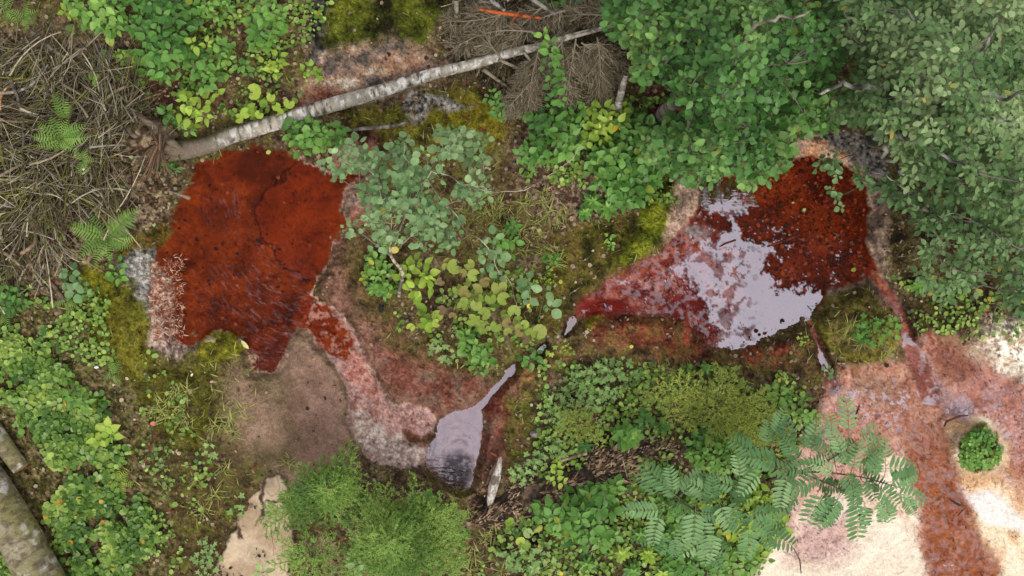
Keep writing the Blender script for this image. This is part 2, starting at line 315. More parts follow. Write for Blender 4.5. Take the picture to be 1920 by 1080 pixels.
for (a, b, c, d) in [(1565, 725, 10, 18), (1600, 742, 16, 7), (1800, 760, 22, 14), (1575, 770, 14, 5), (1815, 775, 12, 16)]:
    paint(None, [(176, 150, 154), (188, 164, 168)], 2, mid, raw=ell(a, b, c, d, X, Y), k=.9, wetv=1)
isl = ell(1838, 845, 37, 43, XS, YS) + (n40 - .5) * 34 + (rich0 - .5) * 16
paint(None, [(196, 170, 136), (214, 192, 160)], 8, mid, raw=isl - 8 + (mid - .5) * 40, wetv=.4, k=.7)
paint(None, [(50, 52, 24), (84, 86, 32), (110, 114, 44)], 5, mid, raw=isl, moss=1, wetv=0)
paint([(1500, 830), (1560, 790), (1555, 820), (1530, 850)], [(120, 112, 100), (156, 148, 136)], 8, fine, k=.9)
# --- pools (ragged signed distances)
poolL = sdf([(372, 296), (425, 285), (470, 276), (510, 284), (545, 300), (585, 312), (620, 318), (668, 330), (648, 365), (640, 400), (642, 432), (620, 455), (612, 485), (612, 505), (594, 540), (582, 556), (602, 578), (628, 588), (648, 610), (662, 626), (662, 650), (650, 672), (626, 662), (602, 640), (582, 620), (560, 612), (548, 628), (542, 655), (524, 688), (502, 702), (482, 692), (474, 664), (458, 642), (440, 622), (405, 612), (375, 628), (350, 642), (330, 636), (320, 600), (324, 560), (320, 524), (292, 502), (300, 468), (318, 436), (326, 402), (344, 360), (358, 322)], XS + (fbm(GX, GY, 36, 4, 14, .7) - .5) * 44, YS + (fbm(GX, GY, 36, 4, 15, .7) - .5) * 44)
poolR = sdf([(1064, 615), (1082, 575), (1110, 548), (1152, 518), (1192, 500), (1232, 478), (1268, 444), (1290, 420), (1308, 395), (1308, 355), (1330, 325), (1400, 330), (1440, 316), (1480, 306), (1510, 290), (1550, 300), (1600, 318), (1624, 350), (1630, 420), (1626, 452), (1640, 490), (1646, 516), (1600, 532), (1548, 548), (1536, 576), (1510, 600), (1450, 625), (1405, 648), (1370, 660), (1330, 650), (1318, 628), (1290, 602), (1240, 590), (1200, 588), (1150, 592), (1110, 592), (1086, 600)], XS + (fbm(GX, GY, 26, 4, 16, .7) - .5) * 20, YS + (fbm(GX, GY, 26, 4, 17, .7) - .5) * 20)
poolC = sdf([(968, 682), (952, 688), (932, 712), (904, 748), (880, 766), (850, 772), (824, 788), (816, 820), (800, 848), (800, 872), (822, 898), (850, 916), (882, 914), (890, 880), (902, 840), (907, 800), (902, 770), (926, 736), (950, 710), (966, 694)], XS, YS)
sl = np.minimum(dline([(1003, 664, 3), (1020, 650, 5)], XS, YS), dline([(1059, 628, 2), (1063, 618, 5), (1072, 602, 9)], XS, YS))
stR = dline([(1640, 516, 9), (1668, 552, 9), (1690, 596, 8), (1700, 640, 12), (1728, 700, 17), (1742, 740, 20)], XS, YS)
stL = dline([(1516, 598, 5), (1534, 636, 5), (1544, 668, 7), (1552, 700, 9), (1566, 722, 10)], XS, YS)
# beds
lobe = sdf([(500, 380), (560, 300), (660, 320), (640, 440), (610, 500), (590, 545), (560, 530), (530, 500), (500, 472), (486, 420)], XS, YS)
paint(None, [(76, 25, 5), (104, 37, 8), (126, 50, 14)], 4, n40, raw=poolL, lit=0, moss=0, wetv=0)
paint(None, [(104, 33, 7), (122, 42, 11)], 5, n40, raw=np.maximum(lobe + (n40 - .5) * 50, poolL), k=.8)
paint(None, [(116, 38, 10), (138, 56, 20)], 6, mid, raw=np.maximum(sdf([(575, 555), (600, 560), (670, 620), (660, 690), (560, 640), (545, 600)], XS, YS), poolL), k=.9)
paint(None, [(84, 28, 16), (108, 46, 32)], 7, mid, raw=np.maximum(sdf([(480, 640), (560, 620), (530, 720), (480, 720)], XS, YS), poolL), k=.7)
paint(None, [(168, 112, 96), (186, 142, 128)], 2, fine, raw=np.maximum(np.maximum(sdf([(590, 556), (612, 560), (680, 620), (672, 690), (600, 660), (572, 610)], XS, YS), poolL), (.54 - fbm(GX, GY, 16, 4, 34, .65)) * 90), k=.85)
crackn = np.minimum(np.abs(fbm(GX, GY, 34, 6, 31, .68) - .5), np.abs(fbm(GX, GY, 15, 5, 32, .65) - .5) + .006)
ledge = np.abs((n40 - .5) * 60 + sdf([(500, 380), (560, 300), (760, 320), (740, 440), (610, 560), (596, 532), (570, 526), (530, 500), (500, 472), (486, 420)], XS, YS))
inL = ss(2, -6, poolL)
col = mx(col, C(34, 9, 4), np.maximum(ss(.022, .0, crackn) * .9 * ss(.35, .6, rich0), ss(4, 0, ledge) * .9 * ss(640, 560, GX)) * inL)
col = mx(col, C(176, 112, 88), ss(.45, .7, fbm(GX, GY, 8, 4, 33, .7)) * ss(-40, -4, sdf([(285, 480), (350, 480), (350, 655), (285, 655)], GX, GY, 60) * -1 * 0 + poolL) * ss(4, -14, sdf([(280, 480), (335, 480), (335, 660), (280, 660)], GX, GY)) * .55)
paint(None, [(72, 22, 6), (104, 34, 9), (126, 50, 18)], 4, n40, raw=poolR, lit=0, moss=0, wetv=0)
lobR = sdf([(1280, 400), (1400, 470), (1400, 600), (1420, 680), (1280, 640), (1060, 620), (1120, 520), (1250, 440)], XS, YS)
paint(None, [(112, 30, 16), (150, 74, 60), (172, 108, 98), (112, 34, 20)], 12, n40, raw=np.maximum(lobR, poolR), lit=0, lo=.35, hi=.62, wetv=.5)
paint(None, [(112, 17, 6), (128, 22, 8)], 5, mid, raw=ell(1125, 577, 42, 17, XS, YS, -8), wetv=.8)
paint(None, [(112, 22, 9), (126, 30, 14)], 7, mid, raw=dline([(1160, 540, 8), (1230, 560, 9), (1300, 560, 14), (1290, 480, 8)], XS, YS), k=.8, wetv=.8)
col = mx(col, C(40, 12, 6), ss(.03, .004, crackn) * .85 * ss(2, -6, poolR))
paint(None, [(106, 92, 88), (150, 140, 140)], 8, fine, raw=ell(1306, 436, 22, 12, X, Y), wetv=.4)
paint(None, [(96, 40, 30), (130, 96, 96)], 3, fl, raw=poolC, lit=0, moss=0)
paint(None, [(20, 20, 24), (60, 50, 52)], 8, fine, raw=ell(858, 880, 28, 34, XS, YS), k=.95)
paint(None, [(110, 50, 40), (132, 84, 78)], 3, fine, raw=sl, lit=0)
paint(None, [(130, 62, 44), (156, 92, 76)], 5, fl, raw=stR, wetv=1, lit=0)
paint(None, [(126, 66, 50), (156, 106, 98)], 4, fl, raw=stL, wetv=1, lit=0)
paint(None, [(176, 136, 118), (196, 160, 144)], 1.5, fine, raw=np.abs(poolL - 2) - 1.6 + (rich0 - .45) * 9 + 8 * (GX < 560) * (GY < 560), k=.75)
mound = sdf([(1536, 575), (1548, 556), (1582, 546), (1625, 538), (1655, 562), (1684, 600), (1692, 640), (1672, 668), (1630, 684), (1580, 680), (1556, 655), (1532, 622), (1524, 604)], XS, YS)
paint(None, [(70, 62, 32), (102, 92, 50), (116, 112, 48), (132, 114, 82)], 4, mid, raw=mound, moss=.6, lit=.25, wetv=0)
paint(None, [(112, 108, 30), (138, 128, 40)], 12, mid, raw=np.maximum(mound, -(mound + 22)) + 8 + (GY < 600) * 14, k=.6, moss=1)
for (a, b, c, d, r_) in [(1411, 664, 20, 17, 0), (1462, 655, 22, 12, -15), (1290, 625, 8, 22, 10)]:
    paint(None, [(128, 56, 36), (160, 84, 60)], 4, fine, raw=ell(a, b, c, d, XS, YS, r_), wetv=.1, moss=0)
paint([(1350, 660), (1400, 636), (1500, 606), (1520, 612), (1540, 680), (1500, 700), (1370, 690)], [(60, 44, 30), (82, 66, 36)], 8, mid, k=.45)
col = col * (1 + .22 * ss(-4, 8, fan) * ss(0, 8, np.minimum.reduce([poolL, poolR])))[..., None]
rdg = np.abs(fbm(GX + W1 * 30, GY + W2 * 30, 15, 4, 73, .6) - .5); rdg2 = np.abs(fbm(GX + w1 * 20, GY + w2 * 20, 8, 3, 74, .6) - .5)
infan = ss(0, -10, fan) * ss(0, 4, isl - 12)
creamy = ss(.30, .5, col[..., 2])
col = col * (1 - infan * (.65 * ss(.03, 0, rdg) * (1 - .72 * creamy) + .30 * ss(.05, 0, rdg2) * (1 - .85 * creamy)) + infan * (1 - creamy) * .25 * ss(.08, .2, rdg2))[..., None]
col = col * (1 - .35 * (1 - ss(20, -20, sdf(mudz, GX, GY)) * .8) * ss(.03, 0, rdg2) * ss(0, 6, fan) * ss(-2, 6, poolL) * ss(-2, 6, poolR))[..., None]
wcr = sdf([(1840, 590), (1980, 590), (1980, 740), (1900, 720), (1850, 680)], X, Y)
col = mx(col, C(70, 62, 54), ss(.70, .78, fbm(GX, GY, 9, 2, 75)) * ss(10, -20, wcr) * .8)
rich = fbm(GX, GY, 4.2, 3, 71, .75); rich2 = fbm(GX, GY, 13, 4, 72, .6)
inw = np.minimum.reduce([poolL, poolR, poolC])
soft = 1 - .62 * ss(20, -20, sdf(mudz, GX, GY))
col = col * (1 + soft * ((rich - .5) * 2.0 + (rich2 - .5) * 1.0) * (.35 + .65 * ss(-2, 4, inw)) * (.22 + .78 * ss(-4, 8, fan)))[..., None]
far = np.maximum(np.maximum(-GX, GX - 1920), np.maximum(-GY, GY - 1080))
col = mx(col, tex([(70, 60, 42), (92, 82, 52), (88, 88, 44)], fbm(GX, GY, 700, 2, 81)), ss(80, 420, far))
# heights (m)
Z = (big - .5) * .10 + (n40 - .5) * .035 + (fine - .5) * .010 * (1 + mossm) + (sp - .5) * .004
far = np.maximum(np.maximum(-GX, GX - 1920), np.maximum(-GY, GY - 1080))
Z += ss(100, 9000, far) * 1.5
def bumpz(d, h, s): 
    global Z; Z = Z + h * ss(s, -s, d)
bumpz(ell(1000, 520, 190, 120, GX, GY), .07, 60)
bumpz(ell(150, 330, 150, 170, GX, GY), .10, 60)
bumpz(ell(260, 640, 60, 70, GX, GY), .05, 30)
bumpz(ell(830, 560, 60, 50, GX, GY), .03, 40)
bumpz(sdf([(1200, 390), (1262, 350), (1262, 420), (1200, 480), (1160, 480)], GX, GY), .05, 14)
Z = Z * (1 - ss(10, -30, fan)) + (-.099 + .004 * ss(820, 900, GY) + (fl - .5) * .016 + (fine - .5) * .004) * ss(10, -30, fan)
Z -= .010 * ss(6, -8, chan2)
def cut(d, zw, depth, shore=26, bed=60):
    global Z
    nat = np.maximum(Z, zw + .012)
    rim = zw + .002 + (nat - zw - .002) * ss(0, shore, d)
    bedz = zw - .002 - depth * ss(0, bed, -d) + (n40 - .5) * .02 * ss(0, bed, -d)
    m = d < shore
    Z = np.where(m, np.where(d < 0, bedz, rim), Z)
ZL, ZR, ZCp, ZST = -.07, -.08, -.11, -.10
cut(chan + 8, -.085, .002, 20, 40)
cut(poolL, ZL, .09); cut(poolR, ZR, .035); cut(poolC, ZCp, .06, 18); cut(stR, ZST, .012, 12, 10); cut(stL, ZST, .012, 10, 8); cut(sl, ZST, .012, 10, 8)
bumpz(mound + 14, .14, 22); bumpz(mound + 40, .05, 40); Z += .02 * (n40 - .5) * ss(0, -10, mound)
bumpz(isl + 8, .13, 16)
bumpz(ell(1411, 664, 20, 17, XS, YS) + 4, .05, 6); bumpz(ell(1462, 655, 22, 12, XS, YS, -15) + 4, .045, 6)
bumpz(sdf([(380, 622), (400, 612), (440, 624), (458, 645), (445, 664), (400, 680), (372, 664)], XS, YS) + 4, .05, 8)
F = (1 - Z / HC) / PPM
GV = np.stack([(GX - 960) * F, (540 - GY) * F, Z], -1)
ny, nx = GX.shape
idx = np.arange(ny * nx).reshape(ny, nx)
quads = np.stack([idx[:-1, :-1], idx[1:, :-1], idx[1:, 1:], idx[:-1, 1:]], -1).reshape(-1, 4)
mb = MB(); mb.add(GV, quads, col.reshape(-1, 3))
g = mb.build('ground', M_GROUND, smooth=True, attrs={'wet': wet}); tag(g, 'forest floor of moss, litter, mud and mineral crust', None, None, 'structure')
def zat(px, py):
    px = np.atleast_1d(np.asarray(px, float)); py = np.atleast_1d(np.asarray(py, float))
    i = np.clip(np.searchsorted(xs, px) - 1, 0, nx - 2); j = np.clip(np.searchsorted(ys, py) - 1, 0, ny - 2)
    return Z[j, i]
def fat(fld, px, py):
    i = np.clip(np.searchsorted(xs, px) - 1, 0, nx - 2); j = np.clip(np.searchsorted(ys, py) - 1, 0, ny - 2)
    return fld[j, i]
def z1(px, py): return float(zat(px, py)[0])

# ---- water
def water_mat():
    m = bpy.data.materials.new('water'); m.use_nodes = True; nt = m.node_tree; nt.nodes.clear(); L = nt.links.new
    out = node(nt, 'ShaderNodeOutputMaterial'); tr = node(nt, 'ShaderNodeBsdfTransparent'); gl = node(nt, 'ShaderNodeBsdfGlossy')
    tr.inputs[0].default_value = (.98, .95, .90, 1); gl.inputs['Roughness'].default_value = .04
    gl.inputs[0].default_value = (.94, .90, .98, 1)
    ms = node(nt, 'ShaderNodeMixShader'); fa = node(nt, 'ShaderNodeAttribute', attribute_name='film')  # mirror strength painted per vertex to imitate where the sky reflects
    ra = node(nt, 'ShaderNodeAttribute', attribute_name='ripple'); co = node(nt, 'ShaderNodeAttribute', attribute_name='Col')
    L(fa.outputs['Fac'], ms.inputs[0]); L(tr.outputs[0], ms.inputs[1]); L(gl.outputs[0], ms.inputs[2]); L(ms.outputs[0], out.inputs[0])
    tc = node(nt, 'ShaderNodeTexCoord'); mp = node(nt, 'ShaderNodeMapping'); mp.inputs['Rotation'].default_value = (0, 0, R(35)); mp.inputs['Scale'].default_value = (.4, 1.3, 1)
    nz = node(nt, 'ShaderNodeTexNoise'); nz.inputs['Scale'].default_value = 22; nz.inputs['Detail'].default_value = 3; nz.inputs['Distortion'].default_value = .9
    L(tc.outputs['Object'], mp.inputs[0]); L(mp.outputs[0], nz.inputs['Vector'])
    b = node(nt, 'ShaderNodeBump'); b.inputs['Distance'].default_value = .03; L(ra.outputs['Fac'], b.inputs['Strength']); L(nz.outputs[0], b.inputs['Height'])
    L(b.outputs[0], gl.inputs['Normal'])
    return m
M_WATER = water_mat()
def water(name, d, zw, film, ripple, label):
    m = (d < 7)
    c = m[:-1, :-1] | m[1:, :-1] | m[1:, 1:] | m[:-1, 1:]
    q = np.stack([idx[:-1, :-1], idx[1:, :-1], idx[1:, 1:], idx[:-1, 1:]], -1)[c]
    u, inv = np.unique(q.ravel(), return_inverse=True)
    v = P(GX.ravel()[u], GY.ravel()[u], zw)
    mb = MB(); mb.add(v, inv.reshape(-1, 4), (.8, .75, .85))
    o = mb.build(name, M_WATER, smooth=True, attrs={'film': np.clip(film, 0, 1).ravel()[u], 'ripple': ripple.ravel()[u]})
    tag(o, label, None, None, 'structure')
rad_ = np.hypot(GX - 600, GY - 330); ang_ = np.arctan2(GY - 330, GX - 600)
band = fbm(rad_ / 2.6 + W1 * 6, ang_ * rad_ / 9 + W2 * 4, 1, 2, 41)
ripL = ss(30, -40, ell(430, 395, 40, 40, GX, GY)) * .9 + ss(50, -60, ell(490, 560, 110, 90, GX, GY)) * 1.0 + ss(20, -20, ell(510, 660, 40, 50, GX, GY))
# sky glints on wave crests, painted as streaks of higher reflectivity
painted_reflL = .004 + .075 * np.clip(ripL, 0, 1) * ss(.58, .85, band) 
water('red_pool_water', poolL, ZL, painted_reflL, .05 + np.clip(ripL, 0, 1) * .25, 'clear rust red water of the left spring pool')
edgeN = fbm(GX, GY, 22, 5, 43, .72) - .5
f1 = ss(2, -2, sdf([(1318, 325), (1352, 322), (1412, 345), (1412, 380), (1385, 405), (1392, 445), (1440, 470), (1432, 505), (1456, 540), (1548, 545), (1545, 600), (1400, 665), (1355, 655), (1330, 600), (1318, 545), (1268, 505), (1330, 455), (1372, 440), (1360, 410), (1312, 400)], GX, GY) + edgeN * 62)  # outline of the reflected sky, painted as a reflectivity mask with leafy noise edges
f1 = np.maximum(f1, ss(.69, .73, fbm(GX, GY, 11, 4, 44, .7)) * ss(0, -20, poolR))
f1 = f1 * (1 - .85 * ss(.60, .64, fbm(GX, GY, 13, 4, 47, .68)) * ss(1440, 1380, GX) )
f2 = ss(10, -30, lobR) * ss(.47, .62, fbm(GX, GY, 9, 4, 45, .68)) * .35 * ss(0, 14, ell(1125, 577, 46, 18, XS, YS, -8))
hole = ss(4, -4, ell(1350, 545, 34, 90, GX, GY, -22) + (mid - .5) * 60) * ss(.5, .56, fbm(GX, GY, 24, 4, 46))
painted_reflR = np.clip(np.maximum(f1 * (1 - .8 * hole), f2), 0, 1) * .40 + .005
water('spring_pool_water', poolR, ZR, painted_reflR, .04 + 0 * GX, 'red spring pool water with a pale lilac sheen')
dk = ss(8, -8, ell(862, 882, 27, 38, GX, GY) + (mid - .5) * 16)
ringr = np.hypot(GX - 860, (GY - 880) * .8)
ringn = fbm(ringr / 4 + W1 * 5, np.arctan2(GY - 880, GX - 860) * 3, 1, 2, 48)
painted_reflC = (.31 * (1 - dk) * (1 - .35 * ss(.5, .7, ringn) * ss(85, 50, ringr)) + dk * (.05 + .16 * ss(.5, .7, fbm(GX, GY, 6, 3, 49))))  # reflected ripples painted as concentric rings of weaker reflectivity
water('lilac_pool_water', poolC, ZCp, painted_reflC, .05 + .14 * ss(20, -40, ell(850, 860, 50, 60, GX, GY)), 'lilac water of the small middle pool with painted reflections')
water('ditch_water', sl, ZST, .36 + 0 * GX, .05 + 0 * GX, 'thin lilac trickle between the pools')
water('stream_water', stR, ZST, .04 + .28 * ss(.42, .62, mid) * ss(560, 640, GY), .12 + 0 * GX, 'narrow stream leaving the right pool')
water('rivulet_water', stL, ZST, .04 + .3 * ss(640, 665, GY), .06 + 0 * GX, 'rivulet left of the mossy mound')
fanw = np.maximum(fan + 6, -(isl - 16))
strm = ss(40, -60, dline([(1560, 730, 30), (1640, 770, 40), (1730, 740, 40), (1800, 780, 30), (1900, 800, 40)], GX, GY))
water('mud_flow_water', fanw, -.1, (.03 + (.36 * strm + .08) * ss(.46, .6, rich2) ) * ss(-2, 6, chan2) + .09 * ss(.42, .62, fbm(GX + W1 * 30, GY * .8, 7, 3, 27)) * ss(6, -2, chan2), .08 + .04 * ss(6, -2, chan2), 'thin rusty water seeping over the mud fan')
# ------------------------------------------------------------------ plant and wood builders
def unit(v): return v / (np.linalg.norm(v, axis=-1, keepdims=True) + 1e-12)
def rsd(seed): return np.random.default_rng(seed)
def tubes(mb, pts, rad, col, K=4, closed=True):
    """pts (N,S,3) world, rad (N,S), col (N,3) or (N,S,3)"""
    pts = np.asarray(pts, float); rad = np.broadcast_to(np.asarray(rad, float), pts.shape[:2]); N, S, _ = pts.shape
    t = unit(np.gradient(pts, axis=1))
    ov = unit(pts[:, -1] - pts[:, 0]); ref = np.where(np.abs(ov[:, 2:3]) > .8, [[1., 0, 0]], [[0, 0, 1.]])
    s = unit(np.cross(t, ref[:, None, :])); n = np.cross(s, t)
    a = np.arange(K) * 2 * math.pi / K
    v = pts[:, :, None] + rad[:, :, None, None] * (s[:, :, None] * np.cos(a)[:, None] + n[:, :, None] * np.sin(a)[:, None])
    col = np.asarray(col, float)
    if col.ndim == 1: col = np.broadcast_to(col, (N, 3))
    if col.ndim == 2: col = np.broadcast_to(col[:, None], (N, S, 3))
    if col.ndim == 3: col = np.broadcast_to(col[:, :, None], (N, S, K, 3))
    i = np.arange(N * S * K).reshape(N, S, K)
    j = np.roll(i, -1, axis=2)
    q = np.stack([i[:, :-1], j[:, :-1], j[:, 1:], i[:, 1:]], -1).reshape(-1, 4)
    fs = [q]
    if closed: fs += [i[:, -1, :], i[:, 0, ::-1]]
    mb.add(v.reshape(-1, 3), fs, col.reshape(-1, 3))
def leaf_template(ys, ws, fold=.12, droop=.18, cup=0.0):
    """two rows of half leaves about a midrib; x across, y along, z up"""
    v = [(0, 0, 0)]
    n = len(ys)
    zt = lambda y: -droop * y * y + cup * math.sin(math.pi * y)
    for y, w_ in zip(ys, ws): v += [(0, y, zt(y)), (-w_, y, zt(y) + fold * w_), (w_, y, zt(y) + fold * w_)]
    v.append((0, 1, zt(1)))
    q = []; t = []
    t += [(0, 1, 2), (0, 3, 1)]
    for k in range(n - 1):
        a = 1 + 3 * k; b = a + 3
        q += [(a, b, b + 1, a + 1), (a, a + 2, b + 2, b)]
    a = 1 + 3 * (n - 1); e = 1 + 3 * n
    t += [(a, e, a + 1), (a, a + 2, e)]
    return np.array(v, float), np.array(q).reshape(-1, 4), np.array(t).reshape(-1, 3)
T_ROUND = leaf_template([.10, .3, .55, .78, .94], [.20, .40, .47, .39, .17], .20, .18)
T_OBOV = leaf_template([.15, .42, .7, .88], [.22, .42, .40, .20], .42, .38)
T_FLATTER = leaf_template([.12, .36, .62, .84], [.26, .46, .40, .20], -.15, .10)
T_OVATE = leaf_template([.12, .34, .6, .82], [.22, .36, .30, .15], .22, .22)
T_ELLIP = leaf_template([.2, .5, .8], [.24, .34, .24], .2, .2)
T_LANCE = leaf_template([.2, .5, .8], [.11, .15, .09], .3, .25)
T_SMALL = leaf_template([.3, .72], [.44, .42], .2, .1)
T_LEAFLET = leaf_template([.15, .5, .85], [.11, .145, .09], .25, .12)
T_BLADE = leaf_template([.3, .65], [.05, .035], .3, .5)
T_PINNA = leaf_template([.06, .12, .2, .27, .35, .42, .5, .57, .65, .72, .8, .88], [.11, .05, .12, .05, .11, .04, .09, .04, .07, .03, .05, .02], .1, .12)
T_NEEDLE = (np.array([(0, 0, 0), (-.09, .4, 0), (0, 1, -.05), (.09, .4, 0)], float), np.array([[0, 3, 2, 1]]), np.zeros((0, 3), int))
def lobed(n=9, depth=.12, notch=.75, cup=.10):
    th = np.linspace(-math.pi + .22, math.pi - .22, n * 4 + 1)
    r = 1 - depth * (0.5 + .5 * np.cos(th * n)) ; r = np.where(np.abs(th) > math.pi - .5, r * notch, r)
    v = [(0, .35, -cup)] + [(.5 * r_ * math.sin(t_), .42 + .5 * r_ * math.cos(t_), cup * .5 * math.cos(3 * t_) * .5) for r_, t_ in zip(r, th)]
    k = len(v)
    t = [(0, i + 1, i) for i in range(1, k - 1)]
    return np.array(v, float), np.zeros((0, 4), int), np.array(t)
T_LOBED = lobed(7, .13); T_PALM = lobed(5, .5, .8, .06); T_COLT = lobed(11, .07, .55, .10)
def leaves(mb, T, p, d, n, L, Wd, col):
    """p,d,n (N,3); L,Wd (N,) length and width factor"""
    tv, q, t = T; N = len(p)
    if N == 0: return
    L = np.broadcast_to(L, (N,)); Wd = np.broadcast_to(Wd, (N,))
    d = unit(d); s = unit(np.cross(d, n)); n = np.cross(s, d)
    v = p[:, None] + L[:, None, None] * (tv[None, :, 0, None] * (s * Wd[:, None])[:, None] + tv[None, :, 1, None] * d[:, None] + tv[None, :, 2, None] * n[:, None])
    k = len(tv); off = (np.arange(N) * k)[:, None, None]
    c = np.broadcast_to(np.asarray(col, float), (N, 3))
    fs = []
    if len(q): fs.append((q[None] + off).reshape(-1, q.shape[1]))
    if len(t): fs.append((t[None] + off).reshape(-1, 3))
    mb.add(v.reshape(-1, 3), fs, np.repeat(c, k, axis=0))
def sph(a, e): return np.stack([np.cos(a) * np.cos(e), np.sin(a) * np.cos(e), np.sin(e) + 0 * a], -1)
PAL = {
 'alder': [(52, 94, 46), (88, 138, 72), (138, 176, 106)],
 'alder_grey': [(82, 120, 78), (112, 150, 102), (146, 176, 130)],
 'willow_grey': [(62, 94, 58), (100, 136, 88), (160, 186, 142)],
 'bramble': [(58, 104, 46), (88, 140, 62), (124, 170, 88)],
 'mid': [(68, 116, 52), (100, 150, 66), (136, 178, 90)],
 'lime': [(112, 150, 52), (146, 180, 68), (176, 200, 96)],
 'fern': [(92, 134, 62), (118, 160, 76), (142, 178, 96)],
 'colt': [(132, 160, 70), (154, 176, 90), (150, 142, 86), (108, 86, 74)],
 'cover': [(66, 104, 42), (110, 148, 64), (156, 184, 96)],
 'pale': [(112, 150, 90), (138, 172, 110), (162, 188, 130)],
 'spruce': [(68, 108, 44), (108, 152, 64), (154, 190, 98)],
 'yspruce': [(88, 110, 40), (138, 158, 62), (184, 198, 100)],
 'rowan': [(84, 128, 84), (112, 156, 108), (144, 180, 134)],
 'grass': [(104, 120, 58), (146, 156, 84), (176, 180, 112)],
 'deep': [(44, 84, 40), (70, 116, 56), (96, 142, 76)],
}
def pcol(pal, t, r, k=.84, jit=.16):
    cs = np.array([C(*c, k=k) for c in PAL[pal]]); t = np.clip(t, 0, .9999) * (len(cs) - 1); i = t.astype(int); f = (t - i)[:, None]
    c = (cs[i] * (1 - f) + cs[np.minimum(i + 1, len(cs) - 1)] * f) * (1 + r.uniform(-jit, jit, (len(t), 1))) * np.array([1.06, 1.0, .82])
    if len(t) > 60 and pal not in ('spruce', 'yspruce', 'grass'): old = r.random(len(t)) < .012; c[old] = c[old] * [2.0, 1.05, .6]
    return c
def in_poly(poly, n_or_step, r, jag=0, gap=0, gseed=5, gscale=40):
    poly = np.asarray(poly, float); step = n_or_step
    x0, y0 = poly.min(0); x1, y1 = poly.max(0)
    gx, gy = np.meshgrid(np.arange(x0, x1 + step, step), np.arange(y0, y1 + step, step))
    gx = gx.ravel() + r.uniform(-.55, .55, gx.size) * step; gy = gy.ravel() + r.uniform(-.55, .55, gy.size) * step
    d = sdf(poly, gx, gy, 200)
    if jag: d = d + (fbm(gx, gy, 40, 3, gseed) - .5) * 2 * jag
    m = d < 0
    if gap: m &= fbm(gx, gy, gscale, 3, gseed + 9) > gap
    return gx[m], gy[m], -d[m]
def circ(cx, cy, rx, ry=None, n=10, r=None, jag=.18):
    ry = ry or rx; a = np.linspace(0, 2 * math.pi, n, endpoint=False)
    k = 1 + (r.uniform(-jag, jag, n) if r is not None else 0)
    return np.stack([cx + rx * k * np.cos(a), cy + ry * k * np.sin(a)], 1)
def whorls(mb, stem, x, y, h, r, T, size, pal, k=(3, 5), tilt=.35, wid=1.0, tone=None, petiole=.25, scol=(104, 118, 70)):
    """a tuft of k leaves round every point (pixels, heights)"""
    N = len(x); 
    if N == 0: return
    c = P(x, y, h); kk = r.integers(k[0], k[1] + 1, N); tw = r.random(N) if tone is None else tone
    i = np.repeat(np.arange(N), kk); m = len(i)
    o = np.concatenate([np.arange(q) for q in kk]); a0 = r.uniform(0, 6.283, N)
    a = a0[i] + o * 6.283 / kk[i] + r.normal(0, .25, m); e = r.normal(.08, tilt, m)
    d = sph(a, e); up = np.array([0, 0, 1.]) + r.normal(0, tilt * .7, (m, 3))
    L = U(size * .92) * r.uniform(.5, 1.2, m) * (1 - h[i] / HC)
    p = c[i] + d * (L * petiole)[:, None] + np.stack([0 * L, 0 * L, r.uniform(-.012, .012, m)], -1)
    cc_ = pcol(pal, tw[i] * .65 + r.random(m) * .35, r); ww_ = wid * r.uniform(.68, 1.05, m); Ts = [T, T_OBOV, T_FLATTER] if T is T_ROUND else [T]; q_ = r.integers(0, len(Ts), m)
    for z_, T1 in enumerate(Ts): k_ = q_ == z_; leaves(mb, T1, p[k_], d[k_], up[k_], L[k_], ww_[k_], cc_[k_])
    if stem is not None and petiole > .1:
        tubes(stem, np.stack([c[i], p], 1), np.full((m, 2), U(size) * .018), C(*scol), 3, False)
def connect(stem, nodes, tips, r, rad=.004, col=(96, 84, 62), sag=.1, S=5, K=4):
    """curved twigs from the nearest node to every tip"""
    nodes = np.asarray(nodes); out = []
    dd = np.linalg.norm(tips[:, None] - nodes[None], axis=2); j = dd.argmin(1)
    a = nodes[j]; L = dd[np.arange(len(tips)), j]
    t = np.linspace(0, 1, S)[None, :, None]
    mid_ = r.normal(0, .10, (len(tips), 1, 3)) * L[:, None, None]
    pts = a[:, None] * (1 - t) + tips[:, None] * t + mid_ * np.sin(math.pi * t) ; pts[..., 2] += sag * L[:, None] * np.sin(math.pi * t[..., 0])
    tubes(stem, pts, (rad * np.linspace(1, .45, S))[None].repeat(len(tips), 0), C(*col), K, False)
def grow(stem, nodes, tips, r, rad, col, chunks=14, K=3):
    """twigs that branch from the nearest limb or earlier twig"""
    nodes = np.asarray(nodes); d = np.full(len(tips), 1e9)
    for k in range(0, len(nodes), 400): d = np.minimum(d, np.linalg.norm(tips[:, None] - nodes[None, k:k + 400], axis=2).min(1))
    order = np.argsort(d); 
    for c_ in np.array_split(order, chunks):
        if len(c_) == 0: continue
        connect(stem, nodes, tips[c_], r, rad, col, .04, 4, K); nodes = np.concatenate([nodes, tips[c_]])
def plant_root(name, px, py, label, cat, group=None):
    return empty(name, P(px, py, z1(px, py)), label, cat, group)
